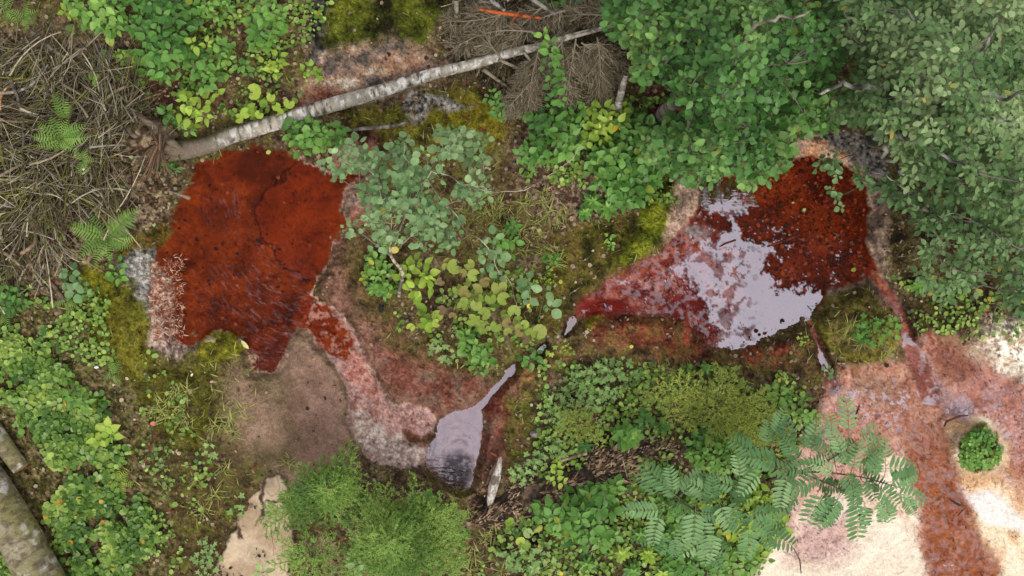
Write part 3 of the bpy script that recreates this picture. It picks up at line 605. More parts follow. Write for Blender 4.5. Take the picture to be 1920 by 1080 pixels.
def bush(name, label, cat, poly, T, size, pal, seed, hmax=.35, hmin=.05, step=None, k=(3, 5), tilt=.35, wid=1., base=None, gap=0, jag=8, matl=None, group=None, layers=1, stemcol=(92, 96, 58), gscale=40, tonescale=60):
    r = rsd(seed); poly = np.asarray(poly, float); step = step or size * .95
    bx, by = base if base else poly.mean(0)
    root = plant_root(name, bx, by, label, cat, group); bz = z1(bx, by)
    fo = MB(); st = MB(); X_, Y_, H_ = [], [], []
    for l in range(layers):
        x, y, d = in_poly(poly, step * (1 + .25 * l), r, jag, gap, seed, gscale)
        h = hmin + (hmax - hmin) * np.clip(d / (max(18, np.abs(d).max())), 0, 1) ** .6 * (1 - .3 * l) * r.uniform(.6, 1.05, len(x))
        X_.append(x); Y_.append(y); H_.append(h + bz)
    x = np.concatenate(X_); y = np.concatenate(Y_); h = np.concatenate(H_)
    if len(x) == 0: x = np.array([bx]); y = np.array([by]); h = np.array([hmin + bz])
    tone = np.clip(fbm(x, y, tonescale, 2, seed + 3) * 1.6 - .3 + r.normal(0, .15, len(x)), 0, 1)
    whorls(fo, st, x, y, h, r, T, size, pal, k, tilt, wid, tone)
    tips = P(x, y, h - .006); nb = max(1, len(x) // 14)
    jj = r.choice(len(x), nb, replace=False)
    b0 = np.array(root.location)[None]; crown = P(x[jj], y[jj], bz + (h[jj] - bz) * .55)
    connect(st, b0, crown, r, .004, stemcol, .1)
    connect(st, np.concatenate([b0, crown]), tips, r, .0022, stemcol, .05, 4, 3)
    fo.build('foliage', matl or M_LEAF, root); st.build('stems', M_STEM, root)
    return root
LIMB = 1.0
def tree(name, label, cat, poly, T, size, pal, seed, base, hfn, limbs, trunk_r=.05, step=None, layers=2, gap=.3, jag=14, barkcol=(120, 114, 100), k=(4, 6), tilt=.45, trunk_top=None, wid=1., drop=.3, gscale=60, matl=None, lichen=False, tone0=0):
    r = rsd(seed); root = plant_root(name, base[0], base[1], label, cat); bz = z1(*base); b = np.array(root.location)
    tk = MB(); tr = trunk_top or (*np.asarray(poly, float).mean(0), 1.6)
    S = 9; t = np.linspace(0, 1, S)[:, None]
    top = P(*tr); pts = b * (1 - t) + top * t + np.stack([.05 * np.sin(t[:, 0] * 5), .04 * np.sin(t[:, 0] * 4 + 1), 0 * t[:, 0]], -1) * np.sin(math.pi * t)
    pts[0] -= [0, 0, .05]
    def barkc(pp):
        f = fbm(pp[..., 0] * 900 + pp[..., 2] * 300, pp[..., 1] * 900 + pp[..., 2] * 500, 12, 3, seed)[..., None]
        a_, b_ = (C(70, 66, 60), C(176, 174, 160)) if lichen else (C(*[q * .7 for q in barkcol]), C(*[min(255, q * 1.35) for q in barkcol]))
        return a_ * (1 - ss(.42, .6, f)) + b_ * ss(.42, .6, f)
    rs = trunk_r * np.linspace(1, .55, S)
    def dense(p_, n=6): 
        tt = np.linspace(0, len(p_) - 1, (len(p_) - 1) * n + 1); i = np.minimum(tt.astype(int), len(p_) - 2); f = (tt - i)[:, None]
        return p_[i] * (1 - f) + p_[i + 1] * f, tt / (len(p_) - 1)
    dp, dt = dense(pts); tubes(tk, dp[None], (np.interp(dt, np.linspace(0, 1, S), rs) * (1 + .08 * (r.random(len(dt)) - .5)))[None], barkc(dp)[None], 8)
    tk.build('trunk', M_BARK, root, smooth=True)
    nodes = [pts[5:]]
    for li, lb in enumerate(limbs):
        lb_ = np.array([q_[:3] for q_ in lb], float); lp = np.concatenate([[pts[-3 + (li % 3)]], P(lb_[:, 0], lb_[:, 1], lb_[:, 2])])
        d_, tt = dense(lp, 7); d_ = d_ + np.stack([fbm(tt * 60, tt * 0 + li * 9 + q * 31, 8, 3, seed) - .5 for q in range(3)], -1) * .10 * np.minimum(1, tt * 4)[:, None]
        rr = (.014 * (1 - tt) + .004) * (.45 if trunk_r < .03 else 1) * (trunk_r / .05) ** .5 * (lb[0][3] if len(lb[0]) > 3 else 1)
        m_ = MB(); tubes(m_, d_[None], rr[None], barkc(d_)[None], 7); m_.build('limb', M_BARK, root, smooth=True); nodes.append(d_[2:])
    nodes = np.concatenate(nodes)
    step = step or size * 1.25; X_, Y_, H_ = [], [], []
    for l in range(layers):
        x, y, d = in_poly(poly, step, r, jag, gap if l < 2 else gap * .8, seed + (0 if l < 2 else 1), gscale)
        X_.append(x); Y_.append(y); H_.append(hfn(x, y, d) - drop * l + r.normal(0, .10, len(x)))
    x = np.concatenate(X_); y = np.concatenate(Y_); h = np.maximum(np.concatenate(H_), .25)
    tone = np.clip(fbm(x, y, 70, 2, seed + 3) * 1.7 - .35 + tone0 + r.normal(0, .12, len(x)), 0, 1)
    fo = MB(); st = MB()
    whorls(fo, st, x, y, h, r, T, size, pal, k, tilt, wid, tone, .45)
    tips = P(x, y, h - .01)
    s2 = r.choice(len(x), max(3, len(x) // 6), replace=False)
    grow(st, nodes, tips[s2] - [0, 0, .04], r, .0055, barkcol, 10, 4)
    grow(st, np.concatenate([nodes, tips[s2] - [0, 0, .04]]), tips, r, .0026, barkcol)
    fo.build('crown', matl or M_LEAF, root); st.build('twigs', M_BARK, root)
    return root
def fern(label, px, py, fronds, seed, pal='fern', group=None, h=.12, tip=-.02, lift=.05):
    """fronds: (angle deg in the picture, length px)"""
    r = rsd(seed); root = plant_root('fern', px, py, label, 'fern', group); b = np.array(root.location)
    for a, Lp in fronds:
        L = U(Lp); a = R(a); n = max(9, int(Lp / 4.2)); t = np.linspace(0, 1, n + 1)
        rd = np.stack([math.cos(a) * t * L, math.sin(a) * t * L, h * np.sin(t * 2.4) * (L / .35) + tip * t], -1)
        bend = r.normal(0, .12); rd[:, 0] += -math.sin(a) * bend * L * t ** 2; rd[:, 1] += math.cos(a) * bend * L * t ** 2
        pts = b + rd + [0, 0, lift]; tg = unit(np.gradient(pts, axis=0)); m_ = MB()
        tubes(m_, pts[None], (.0028 * (1 - .7 * t))[None], C(120, 140, 70), 3, False)
        lat = unit(np.cross(tg, [0, 0, 1.])); w_ = np.sin(np.clip(t * 1.02 + .10, 0, 1) * math.pi) ** .75 * .23 * L * (1 - .25 * t)
        for s_ in (-1, 1):
            p_ = pts[1:]; d_ = lat[1:] * s_ + tg[1:] * .35 + r.normal(0, .05, (n, 3)); d_[:, 2] -= .12
            leaves(m_, T_PINNA, p_, d_, np.tile([0, 0, 1.], (n, 1)) + r.normal(0, .12, (n, 3)), w_[1:] + .008, 1.15, pcol(pal, np.full(n, r.uniform(.1, .9)), r, jit=.08))
        m_.build('frond', M_MATTE_LEAF, root)
    return root
def rosette(label, px, py, n, Lp, seed, pal='mid', T=None, name='leafy_plant', cat='plant', h=.05, tiers=2, wid=1., elev=.5, group=None):
    r = rsd(seed); root = plant_root(name, px, py, label, cat, group); b = np.array(root.location); fo = MB()
    for l in range(tiers):
        m = max(4, n - 2 * l); a = np.arange(m) * 6.283 / m + r.normal(0, .15, m) + l * .5; e = r.normal(elev * (.4 + .5 * l), .12, m)
        leaves(fo, T or T_LANCE, np.tile(b + [0, 0, h * (.4 + l * .6)], (m, 1)), sph(a, e), np.tile([0, 0, 1.], (m, 1)) - .3 * sph(a, 0 * a), U(Lp) * r.uniform(.75, 1.1, m) * (1 - .22 * l), wid, pcol(pal, r.random(m) * .6 + .2 * l, r))
    fo.build('foliage', M_LEAF, root)
    st = MB(); tubes(st, np.array([[b - [0, 0, .02], b + [0, 0, h]]]), .004, C(100, 120, 60), 4); st.build('stem', M_STEM, root)
    return root
def grass_mesh(root_loc, n, Lp, seed, pal='grass', spread=.02, wid=1.):
    r = rsd(seed); m = MB(); a = r.uniform(0, 6.283, n); e = r.uniform(.15, 1.1, n)
    p = np.array(root_loc) + np.stack([r.normal(0, spread, n), r.normal(0, spread, n), 0 * a], -1)
    leaves(m, T_BLADE, p, sph(a, e), np.tile([0, 0, 1.], (n, 1)) + .01, U(Lp) * r.uniform(.5, 1.15, n), wid, pcol(pal, r.random(n), r)); return m
def conifer(name, label, px, py, apex, branches, seed, pal='spruce', dens=1., needle=.016, tw=.10, cat='tree', trunk=.02, fan=None):
    """branches: (tip px, tip py, tip height, start height)"""
    r = rsd(seed); root = plant_root(name, px, py, label, cat); b = np.array(root.location); top = P(*apex)
    tk = MB(); t = np.linspace(0, 1, 6)[:, None]; tubes(tk, (b * (1 - t) + top * t)[None], (trunk * np.linspace(1, .2, 6))[None], C(92, 78, 60), 6); tk.build('trunk', M_BARK, root)
    nd = MB(); st = MB()
    PS, DS = [], []
    for (tx, ty, th, sh) in branches:
        tip = P(tx, ty, th); f = (sh - b[2]) / max(1e-3, top[2] - b[2]); s0 = b + (top - b) * np.clip(f, 0, 1)
        L = np.linalg.norm(tip - s0); S = 7; t = np.linspace(0, 1, S)[:, None]
        pts = s0 * (1 - t) + tip * t + np.array([0, 0, 1.]) * (.10 * L * np.sin(math.pi * t)) + r.normal(0, .02 * L, (1, 3)) * np.sin(math.pi * t)
        tubes(st, pts[None], (.005 * np.linspace(1, .3, S))[None], C(104, 88, 58), 4, False)
        n = max(4, int(L / .028 * dens)); u = np.linspace(.12, 1, n); ii = np.minimum((u * (S - 1)).astype(int), S - 2); ff = (u * (S - 1) - ii)[:, None]
        q = pts[ii] * (1 - ff) + pts[ii + 1] * ff; tg = unit(pts[ii + 1] - pts[ii]); lat = unit(np.cross(tg, [0, 0, 1.]))
        side = np.where(np.arange(n) % 2 == 0, 1, -1)[:, None]
        d_ = unit(tg * .75 + lat * side * .8 + r.normal(0, .15, (n, 3)) + [0, 0, .05]); l_ = tw * (1.15 - .7 * u) * r.uniform(.7, 1.2, n) * min(1.5, max(.6, L / .5))
        PS += [q, pts[:-1]]; DS += [d_ * l_[:, None], pts[1:] - pts[:-1]]
        # secondary twiglets
        m2 = n; k_ = r.integers(0, n, m2); v = r.uniform(.3, .8, m2)[:, None]; q2 = q[k_] + d_[k_] * l_[k_][:, None] * v
        d2 = unit(d_[k_] + np.cross(d_[k_], [0, 0, 1.]) * r.choice([-1, 1], m2)[:, None] * .8 + r.normal(0, .1, (m2, 3))) * (l_[k_] * .5)[:, None]
        PS.append(q2); DS.append(d2)
    PS = np.concatenate(PS); DS = np.concatenate(DS); Ls = np.linalg.norm(DS, axis=1)
    tubes(st, np.stack([PS, PS + DS], 1), .0016, C(120, 116, 60), 3, False)
    cnt = np.maximum(3, (Ls / .0042 * dens).astype(int)); i = np.repeat(np.arange(len(PS)), cnt); m = len(i); u = r.random(m)
    d0 = unit(DS)[i]; lat = unit(np.cross(d0, [0, 0, 1.])); al = r.uniform(-.3, math.pi + .3, m)[:, None]
    nd_d = d0 * .75 + (lat * np.cos(al) + np.cross(lat, d0) * np.sin(al)) * .75
    tone = np.clip(fbm(PS[:, 0] * 280, PS[:, 1] * 280, 60, 2, seed) * 1.6 - .3 + r.normal(0, .12, len(PS)), 0, 1)
    leaves(nd, T_NEEDLE, PS[i] + DS[i] * u[:, None], nd_d, np.tile([0, 0, 1.], (m, 1)) + r.normal(0, .3, (m, 3)), needle * r.uniform(.7, 1.2, m), 1.3, pcol(pal, tone[i] * .7 + r.random(m) * .3, r, k=.8))
    nd.build('needles', M_NEEDLE, root); st.build('twigs', M_STEM, root)
    return root
def rowan(label, base, apex, lv, seed, twigs, pal='rowan'):
    """lv: compound leaves (px, py, h, azimuth deg, length px)"""
    r = rsd(seed); root = plant_root('rowan_sapling', base[0], base[1], label, 'tree'); b = np.array(root.location); top = P(*apex)
    tk = MB(); t = np.linspace(0, 1, 6)[:, None]; tubes(tk, (b * (1 - t) + top * t)[None], (.012 * np.linspace(1, .5, 6))[None], C(96, 88, 74), 6); tk.build('trunk', M_BARK, root)
    st = MB(); nodes = [b * .4 + top * .6, top]; fo = MB()
    for tw in twigs:
        q = P(*np.array(tw).T); p_ = np.concatenate([[top], q]); n_ = 12; uu = np.linspace(0, len(p_) - 1, n_); ii = np.minimum(uu.astype(int), len(p_) - 2); ff = (uu - ii)[:, None]
        pp = p_[ii] * (1 - ff) + p_[ii + 1] * ff; tubes(st, pp[None], (.007 * np.linspace(1, .35, n_))[None], C(84, 78, 66), 5, False); nodes += list(pp)
    lv = np.array(lv); p0 = P(lv[:, 0], lv[:, 1], lv[:, 2]); nodes = np.array(nodes)
    connect(st, nodes, p0, r, .003, (96, 100, 70), .05, 4, 3)
    for i in range(len(lv)):
        a = R(lv[i, 3] + r.normal(0, 12)); L = U(lv[i, 4]) * (1 - lv[i, 2] / HC) * r.uniform(.85, 1.18); n = int(r.integers(7, 10)); t = np.linspace(0, 1, n + 2); e = r.normal(-.05, .2)
        bend = r.normal(0, .15)
        rd = np.stack([np.cos(a + bend * t) * t, np.sin(a + bend * t) * t, math.sin(e) * t - .22 * t * t], -1) * L
        pts = p0[i] + rd; tubes(st, pts[None], (.0022 * (1 - .6 * t))[None], C(120, 140, 80), 3, False)
        tg = unit(np.gradient(pts, axis=0)); lat = unit(np.cross(tg, [0, 0, 1.])); tone = r.uniform(0, 1)
        u = t[2:]; ll = L * .33 * (np.sin(np.clip(u * .85 + .15, 0, 1) * math.pi) ** .5 * .85 + .15) * r.uniform(.85, 1.1, n)
        roll = r.normal(0, .32)
        for s_ in (-1, 1):
            up = np.tile([0, 0, 1.], (n, 1)) + lat[2:] * roll + r.normal(0, .10, (n, 3))
            leaves(fo, T_LEAFLET, pts[2:], lat[2:] * s_ * .92 + tg[2:] * .42 + [0, 0, -.08] + r.normal(0, .05, (n, 3)), up, ll, 1.0, pcol(pal, np.full(n, tone), r, jit=.07))
        leaves(fo, T_LEAFLET, pts[-1:], tg[-1:], np.array([[0, 0, 1.]]), ll[-1:] * 1.05, 1., pcol(pal, np.array([tone]), r))
    fo.build('foliage', M_MATTE_LEAF, root); st.build('twigs', M_STEM, root)
    return root
# ------------------------------------------------------------------ fallen birch
def bark_tube(pts_px, name, label, cat, K=22, seed=1, n=420, style='birch', parent=None, ends=True, rough=.04, flat=1.0, lift=.8, mossk=.5):
    """pts_px: (px, py, radius px at ground scale, height of the axis or None)"""
    q = np.array([(a, b, c, (z1(a, b) + U(c) * lift if d is None else d)) for a, b, c, d in pts_px], float)
    W_ = P(q[:, 0], q[:, 1], q[:, 3]); s = np.concatenate([[0], np.cumsum(np.linalg.norm(np.diff(W_, axis=0), axis=1))]); t = np.linspace(0, s[-1], n)
    def cr(vals):   # smooth interpolation
        v = np.stack([np.interp(t, s, vals[:, k]) for k in range(vals.shape[1])], -1); ker = np.hanning(max(5, n // (2 * len(s)) | 1)); ker /= ker.sum(); pad = len(ker) // 2
        return np.stack([np.convolve(np.concatenate([2 * v[0, k] - v[pad:0:-1, k], v[:, k], 2 * v[-1, k] - v[-2:-pad - 2:-1, k]]), ker, 'valid') for k in range(v.shape[1])], -1)
    c = cr(W_); rad = cr(U(q[:, 2:3]))[:, 0]
    tg = unit(np.gradient(c, axis=0)); sd = unit(np.cross(tg, [0, 0, 1.])); up = np.cross(sd, tg); a = np.arange(K) * 6.283185 / K
    T_, A_ = np.meshgrid(t, a, indexing='ij'); ca, sa = np.cos(A_), np.sin(A_)
    nu, nv = T_ * PPM, A_ * rad.mean() * PPM
    per = lambda sc, oc, sdv, sx=1.: (fbm(nu * sx, ca * rad.mean() * PPM * 1.5 + 50, sc, oc, sdv) + fbm(nu * sx + 99, sa * rad.mean() * PPM * 1.5 + 50, sc, oc, sdv + 3)) / 2
    rr = rad[:, None] * (1 + rough * 4 * (per(30, 4, seed) - .5))
    v = c[:, None] + rr[..., None] * (sd[:, None] * ca[..., None] * 1 + up[:, None] * sa[..., None] * flat)
    band = fbm(nu, nu * 0 + 3, 9, 3, seed + 7); pt = per(12, 4, seed + 11, 1.4); big_ = per(70, 3, seed + 15)
    u_ = (T_ / s[-1])
    if style == 'birch':
        col_ = mx(np.broadcast_to(C(182, 174, 158, .75), T_.shape + (3,)), C(150, 144, 130, .75), ss(.4, .62, pt))
        col_ = mx(col_, C(232, 230, 222, .8), ss(.50, .60, per(9, 4, seed + 21, 1.1)) * .75)
        dark = ss(.57, .68, fbm(nu * 1.0, A_ * 5, 4.5, 4, seed + 31) * .7 + band * .3) 
        col_ = mx(col_, C(72, 64, 54, .75), np.maximum(dark * .85, ss(.58, .7, pt * .5 + big_ * .5)))
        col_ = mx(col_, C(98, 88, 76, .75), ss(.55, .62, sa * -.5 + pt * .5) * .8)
        col_ = mx(col_, C(118, 104, 88, .75), (1 - ss(.08, .22, u_ + (pt - .5) * .2)) * .9)
        m_ = ss(.46, .6, pt * .5 + (-ca) * .35 + .12) * (1 - ss(.22, .38, u_)) 
        col_ = mx(col_, C(84, 80, 40, .75), np.clip(m_, 0, 1) * .8)
        col_ = mx(col_, C(120, 108, 92, .75), ss(.62, .9, u_) * .45)
    elif style == 'mossy':
        col_ = mx(np.broadcast_to(C(158, 148, 122, .8), T_.shape + (3,)), C(130, 126, 74, .8), ss(.42, .6, big_) * .85)
        col_ = mx(col_, C(96, 84, 66, .75), ss(.48, .66, pt) * .7); col_ = mx(col_, C(206, 204, 194, .8), ss(.56, .68, per(14, 5, seed + 22, .9)) * .75); col_ = mx(col_, C(84, 72, 56, .75), ss(.56, .66, fbm(nu * .4, A_ * 9, 3, 4, seed + 41)) * .45)
    elif style == 'white':
        col_ = mx(np.broadcast_to(C(206, 206, 204, .8), T_.shape + (3,)), C(120, 112, 100, .75), ss(.5, .66, pt) * .8)
    elif style == 'rot':
        fib = fbm(nu * .35 + 9 * pt, A_ * rad.mean() * PPM * 1.3 + 9 * big_, 4, 5, seed + 5, .7)
        col_ = mx(np.broadcast_to(C(46, 37, 31, .85), T_.shape + (3,)), C(112, 92, 72, .85), ss(.4, .6, fib)); col_ = mx(col_, C(150, 130, 106, .75), ss(.60, .72, fib * .6 + pt * .4) * .7)
        col_ = mx(col_, C(30, 26, 24, .8), ss(.5, .62, per(24, 5, seed + 51)) * .6)
    elif style == 'drift':
        fib = fbm(nu * .12, A_ * 4, 1., 4, seed + 5)
        col_ = mx(np.broadcast_to(C(146, 134, 120, .8), T_.shape + (3,)), C(206, 200, 190, .8), ss(.4, .6, fib)); col_ = mx(col_, C(92, 76, 62, .75), ss(.56, .66, pt) * .8)
    else:
        col_ = mx(np.broadcast_to(C(*style, .78), T_.shape + (3,)), C(*[x * .55 for x in style], .78), ss(.45, .65, pt))
    i = np.arange(n * K).reshape(n, K); j = np.roll(i, -1, 1); mb = MB()
    mb.add(v.reshape(-1, 3), [np.stack([i[:-1], i[1:], j[1:], j[:-1]], -1).reshape(-1, 4)], col_.reshape(-1, 3))
    o = mb.build(name, M_BARK if style not in ('drift', 'rot') else M_WOOD, parent, smooth=True)
    if ends:
        for e in (0, n - 1):
            tgt = parent if parent is not None else o
            cc = c[e]; ring = v[e]; m2 = MB()
            vv = [cc]; cl = [C(150, 100, 70)]
            for f_ in (.35, .7, 1.0):
                vv += list(cc + (ring - cc) * f_); cl += [C(*((176, 132, 96), (150, 104, 74), (120, 90, 68))[int(f_ > .5) + int(f_ > .9)])] * K
            q1 = [(0, 1 + k, 1 + (k + 1) % K) for k in range(K)]; q2 = [(1 + b_ * K + k, 1 + (b_ + 1) * K + k, 1 + (b_ + 1) * K + (k + 1) % K, 1 + b_ * K + (k + 1) % K) for b_ in (0, 1) for k in range(K)]
            if parent is None:
                m2.add(vv, [np.array(q1), np.array(q2)], cl); e_ = m2.build('cut_end', M_WOOD); e_.parent = o
            else: m2.add(vv, [np.array(q1), np.array(q2)], cl); m2.build('cut_end', M_WOOD, parent)
    if label: tag(o, label, cat)
    return o
bt = empty('fallen_birch', P(330, 285, .0), 'long fallen birch trunk with mottled white bark lying beside the left red pool', 'tree')
bark_tube([(296, 288, 17, .03), (322, 284, 19, .035), (348, 281, 18.5, .03), (390, 272, 16, .03), (432, 254, 15.5, .04), (520, 229, 14.5, .05), (600, 203, 13.8, .06), (700, 175, 12.6, .07), (800, 142, 11, .10), (900, 117, 9.6, .15), (960, 98, 8.4, .2), (1010, 88, 7, .24), (1060, 71, 5.5, .28), (1110, 58, 4.5, .31), (1165, 44, 3, .33)], 'trunk', None, None, parent=bt, n=900, ends=False, rough=.05)
# root plate: soil and roots at the log's foot
for pts in ([(336, 282, 11, .11), (312, 262, 9, .17), (285, 236, 7.5, .22), (262, 216, 5, .24), (246, 204, 2, .2)], [(334, 288, 12, .09), (300, 297, 11, .10), (268, 300, 9, .12), (236, 296, 5, .1)], [(332, 284, 11, .12), (300, 276, 10, .2), (268, 262, 8, .27), (245, 250, 4, .28)]):
    bark_tube(pts, 'root', None, None, parent=bt, n=60, K=12, ends=False, style=(132, 116, 98), rough=.12, seed=33)
r = rsd(3); rp = MB(); nu_, nv_ = 60, 30
U_, V_ = np.meshgrid(np.linspace(0, 6.283, nu_, endpoint=False), np.linspace(0, 1, nv_), indexing='ij')
rx = 62 * V_ * (1 + .35 * (fbm(np.cos(U_) * 3 + 5, np.sin(U_) * 3 + 5, 1, 3, 77) - .5) * 2); pxx = 272 + rx * np.cos(U_) * 1.0; pyy = 262 + rx * .72 * np.sin(U_)
hh = .06 + .26 * (1 - V_ ** 2) * (.6 + .8 * fbm(pxx, pyy, 16, 4, 78)) - .03 * V_ 
vv = P(pxx, pyy, hh); ii = np.arange(nu_ * nv_).reshape(nu_, nv_); jj = np.roll(ii, -1, 0)
cc = mx(np.broadcast_to(C(84, 66, 50), pxx.shape + (3,)), C(156, 138, 108), ss(.4, .6, fbm(pxx, pyy, 10, 4, 79)))
rp.add(vv.reshape(-1, 3), [np.stack([ii[:, :-1], ii[:, 1:], jj[:, 1:], jj[:, :-1]], -1).reshape(-1, 4)], cc.reshape(-1, 3)); rp.build('root_plate', M_GROUND, bt, attrs={'wet': np.zeros(nu_ * nv_)})
N = 46; a = r.uniform(1.2, 5.4, N); L = r.uniform(25, 75, N); S = 7; t = np.linspace(0, 1, S)
x = 300 + np.cos(a)[:, None] * L[:, None] * t - 10 * t * 0; y = 278 - np.sin(a)[:, None] * L[:, None] * t * .9 + 10 * np.sin(t * 5 + a[:, None]) 
rt = MB(); tubes(rt, P(x, y, .22 + .05 * r.random((N, 1)) + .08 * np.sin(t * 3)[None] * 1 - .1 * t[None]), (r.uniform(.004, .012, N)[:, None] * np.linspace(1, .3, S)), np.where(r.random((N, 1)) < .5, C(122, 96, 74), C(90, 72, 54)), 5); rt.build('roots', M_BARK, bt)
for pts in ([(935, 112, 3, .24), (1000, 140, 2.4, .16), (1045, 175, 2, .09)], [(905, 130, 3.4, .2), (940, 155, 2.8, .12), (958, 166, 2, .05)], [(980, 95, 3, .27), (1030, 160, 1.5, .2)]):
    bark_tube(pts, 'branch_stub', None, None, parent=bt, n=30, K=6, ends=False, style=(150, 136, 116), rough=.02)
# cut logs, bottom left
bark_tube([(-106, 790, 33, None), (-32, 895, 36, None), (32, 1000, 38, None), (96, 1120, 40, None)], 'cut_log', 'thick mossy grey birch log running off the bottom left corner', 'log', K=84, n=700, style='mossy', seed=5)
bark_tube([(-14, 800, 15, .06), (18, 850, 16, .07), (40, 878, 15, .07)], 'cut_log', 'short log with an orange sawn end, wedged against the thick mossy log', 'log', K=18, n=90, style='mossy', seed=8)
bark_tube([(-30, 940, 20, .08), (0, 990, 20, .08), (20, 1024, 19, .08)], 'cut_log', 'bright white birch log stub in the far left corner below the mossy log', 'log', K=18, n=90, style='white', seed=9)
# driftwood, rotten trunk, loose sticks
dw = empty('driftwood', P(926, 900, z1(926, 900)), 'pale weathered driftwood chunk standing beside the tail of the lilac pool', 'wood')
bark_tube([(938, 856, 2.5, .10), (936, 872, 5, .11), (930, 895, 9, .10), (924, 915, 9, .08), (920, 935, 7, .05), (917, 952, 4, .03)], 'wood', None, None, parent=dw, style='drift', seed=12, n=120, ends=False, rough=.12, flat=.55)
bark_tube([(934, 866, 2, .07), (922, 885, 4.5, .05), (915, 908, 4, .03)], 'splinter', None, None, parent=dw, style=(150, 120, 98), seed=13, n=40, K=8, ends=False, flat=.5, rough=.1)
bark_tube([(906, 838, 1.8, None), (922, 850, 2.2, .03), (938, 858, 2, .11)], 'twig', None, None, parent=dw, style=(182, 112, 70), seed=14, n=30, K=6, ends=False)
bark_tube([(905, 972, 16, .0), (960, 952, 34, -.01), (1030, 920, 38, .0), (1090, 900, 36, .0), (1150, 872, 34, -.01), (1215, 850, 26, -.02), (1260, 838, 14, -.03)], 'rotten_trunk', 'dark crumbling rotten trunk right of the pale driftwood', 'log', style='rot', seed=15, n=420, K=40, ends=False, rough=.16, flat=.55)
def stick(pts, style, label, rad=None, cat='stick', group=None, name='dead_stick', K=7):
    o = bark_tube(pts, name, label, cat, style=style, seed=int(pts[0][0]) % 97, n=60, K=K, ends=False, rough=.06)
    if group: o['group'] = group
    return recenter(o, P(pts[0][0], pts[0][1], z1(pts[0][0], pts[0][1])))
stick([(898, 18, 2.2, .30), (930, 23, 3.4, .31), (965, 28, 3.4, .32), (1014, 34, 2, .32)], (196, 98, 52), 'bare orange branch lying across the dead spruce boughs at the top')
stick([(976, 18, 1.4, .34), (958, 44, 1.2, .30)], (170, 84, 50), 'short red twig crossing the bare orange branch')
stick([(212, 78, 4, None), (204, 110, 5, .05), (186, 150, 5.5, .06), (178, 180, 5, .06), (163, 205, 4, .03)], (124, 112, 94), 'thick lichen grey stick pointing down into the brush pile')
stick([(60, 60, 2.5, .1), (100, 95, 4, .1), (140, 120, 3, .1), (165, 142, 2, .06)], (150, 142, 126), 'pale grey stick with lichen at the top of the brush pile')
stick([(228, 399, 4, .04), (252, 397, 5.5, .05), (275, 390, 4.5, .05)], (150, 122, 96), 'short thick brown stick above the large fern')
stick([(316, 358, 2, .04), (340, 366, 2.6, .04), (356, 372, 4, .03)], (150, 134, 112), 'pale stick poking over the left edge of the red pool')
stick([(88, 522, 3, .04), (104, 540, 4.2, .04), (122, 565, 4.5, .04)], (138, 122, 100), 'pale grey broken stick below the brush pile')
stick([(238, 376, 2.2, .05), (255, 374, 2.2, .07), (272, 382, 2, .04)], (156, 146, 130), 'thin forked grey twig above the short brown stick')
stick([(0, 662, 5, .0), (8, 625, 5, .02), (14, 600, 3.5, .02)], (104, 84, 72), 'dark reddish stick on the left edge among ground leaves')
stick([(640, 246, 2, .05), (680, 241, 3.5, .05), (730, 238, 3.4, .06), (762, 230, 2, .05)], (176, 168, 152), 'pale grey stick lying under the fallen birch')
stick([(855, 0, 5, .25), (856, 22, 4.5, .2), (856, 34, 4, .15)], (150, 142, 126), 'grey branch stub hanging in from the top edge')
stick([(340, 872, 1.3, None), (352, 874, 1.6, None), (365, 876, 1.2, None)], (196, 176, 138), 'tiny pale straw on brown moss right of the ground leaves')
stick([(1052, 864, 2.6, .12), (1075, 856, 3.2, .13), (1100, 850, 3, .12)], (170, 150, 120), 'pale stick on top of the rotten trunk')
stick([(1165, 848, .9, .06), (1170, 870, .9, .08), (1176, 895, .8, .06)], (176, 164, 136), 'upright thin straw crossing the rotten trunk')
stick([(1700, 600, 1, .3), (1665, 620, 1.2, .05)], (110, 96, 80), 'thin twig over the mossy mound edge')
stick([(1870, 560, 1.3, .4), (1862, 600, 1, .2), (1855, 630, .9, .0)], (120, 110, 92), 'bare upright twig beside the white mineral crust')
stick([(1872, 566, 1.0, .4), (1886, 600, .9, .2), (1900, 625, .8, .0)], (128, 116, 96), 'bare slanting twig beside the white mineral crust')
stick([(1612, 760, 1.2, None), (1606, 775, 1.2, None), (1604, 788, 1, None)], (92, 52, 40), 'short dark twig stuck in the pink mud above the rowan')
stick([(1488, 1028, 1.0, None), (1500, 1050, 1.2, None), (1502, 1075, 1, None)], (140, 108, 92), 'thin bent twig on the cream crust at the bottom')
stick([(1780, 936, 1.8, .0), (1800, 948, 2.6, .0), (1812, 950, 1.5, .0)], (110, 84, 66), 'small dark root lying over the edge of the rust channel')
stick([(1796, 968, 1.2, .0), (1806, 955, 1.6, .0)], (100, 74, 58), 'tiny forked root at the edge of the rust channel')
stick([(1770, 800, 1.5, -.05), (1775, 790, 2, -.04), (1800, 780, 2, -.03), (1815, 779, 1.2, -.05)], (120, 70, 52), 'curved red root above the small round islet')
stick([(1500, 440, 1.4, -.07), (1480, 448, 2.2, -.06), (1440, 462, 1.8, -.07)], (122, 56, 34), 'sunken brown twig in the right spring pool')
stick([(1380, 450, 1.6, -.06), (1362, 456, 2, -.06), (1350, 462, 1.2, -.07)], (110, 54, 44), 'dark twig at the crust edge of the right spring pool')
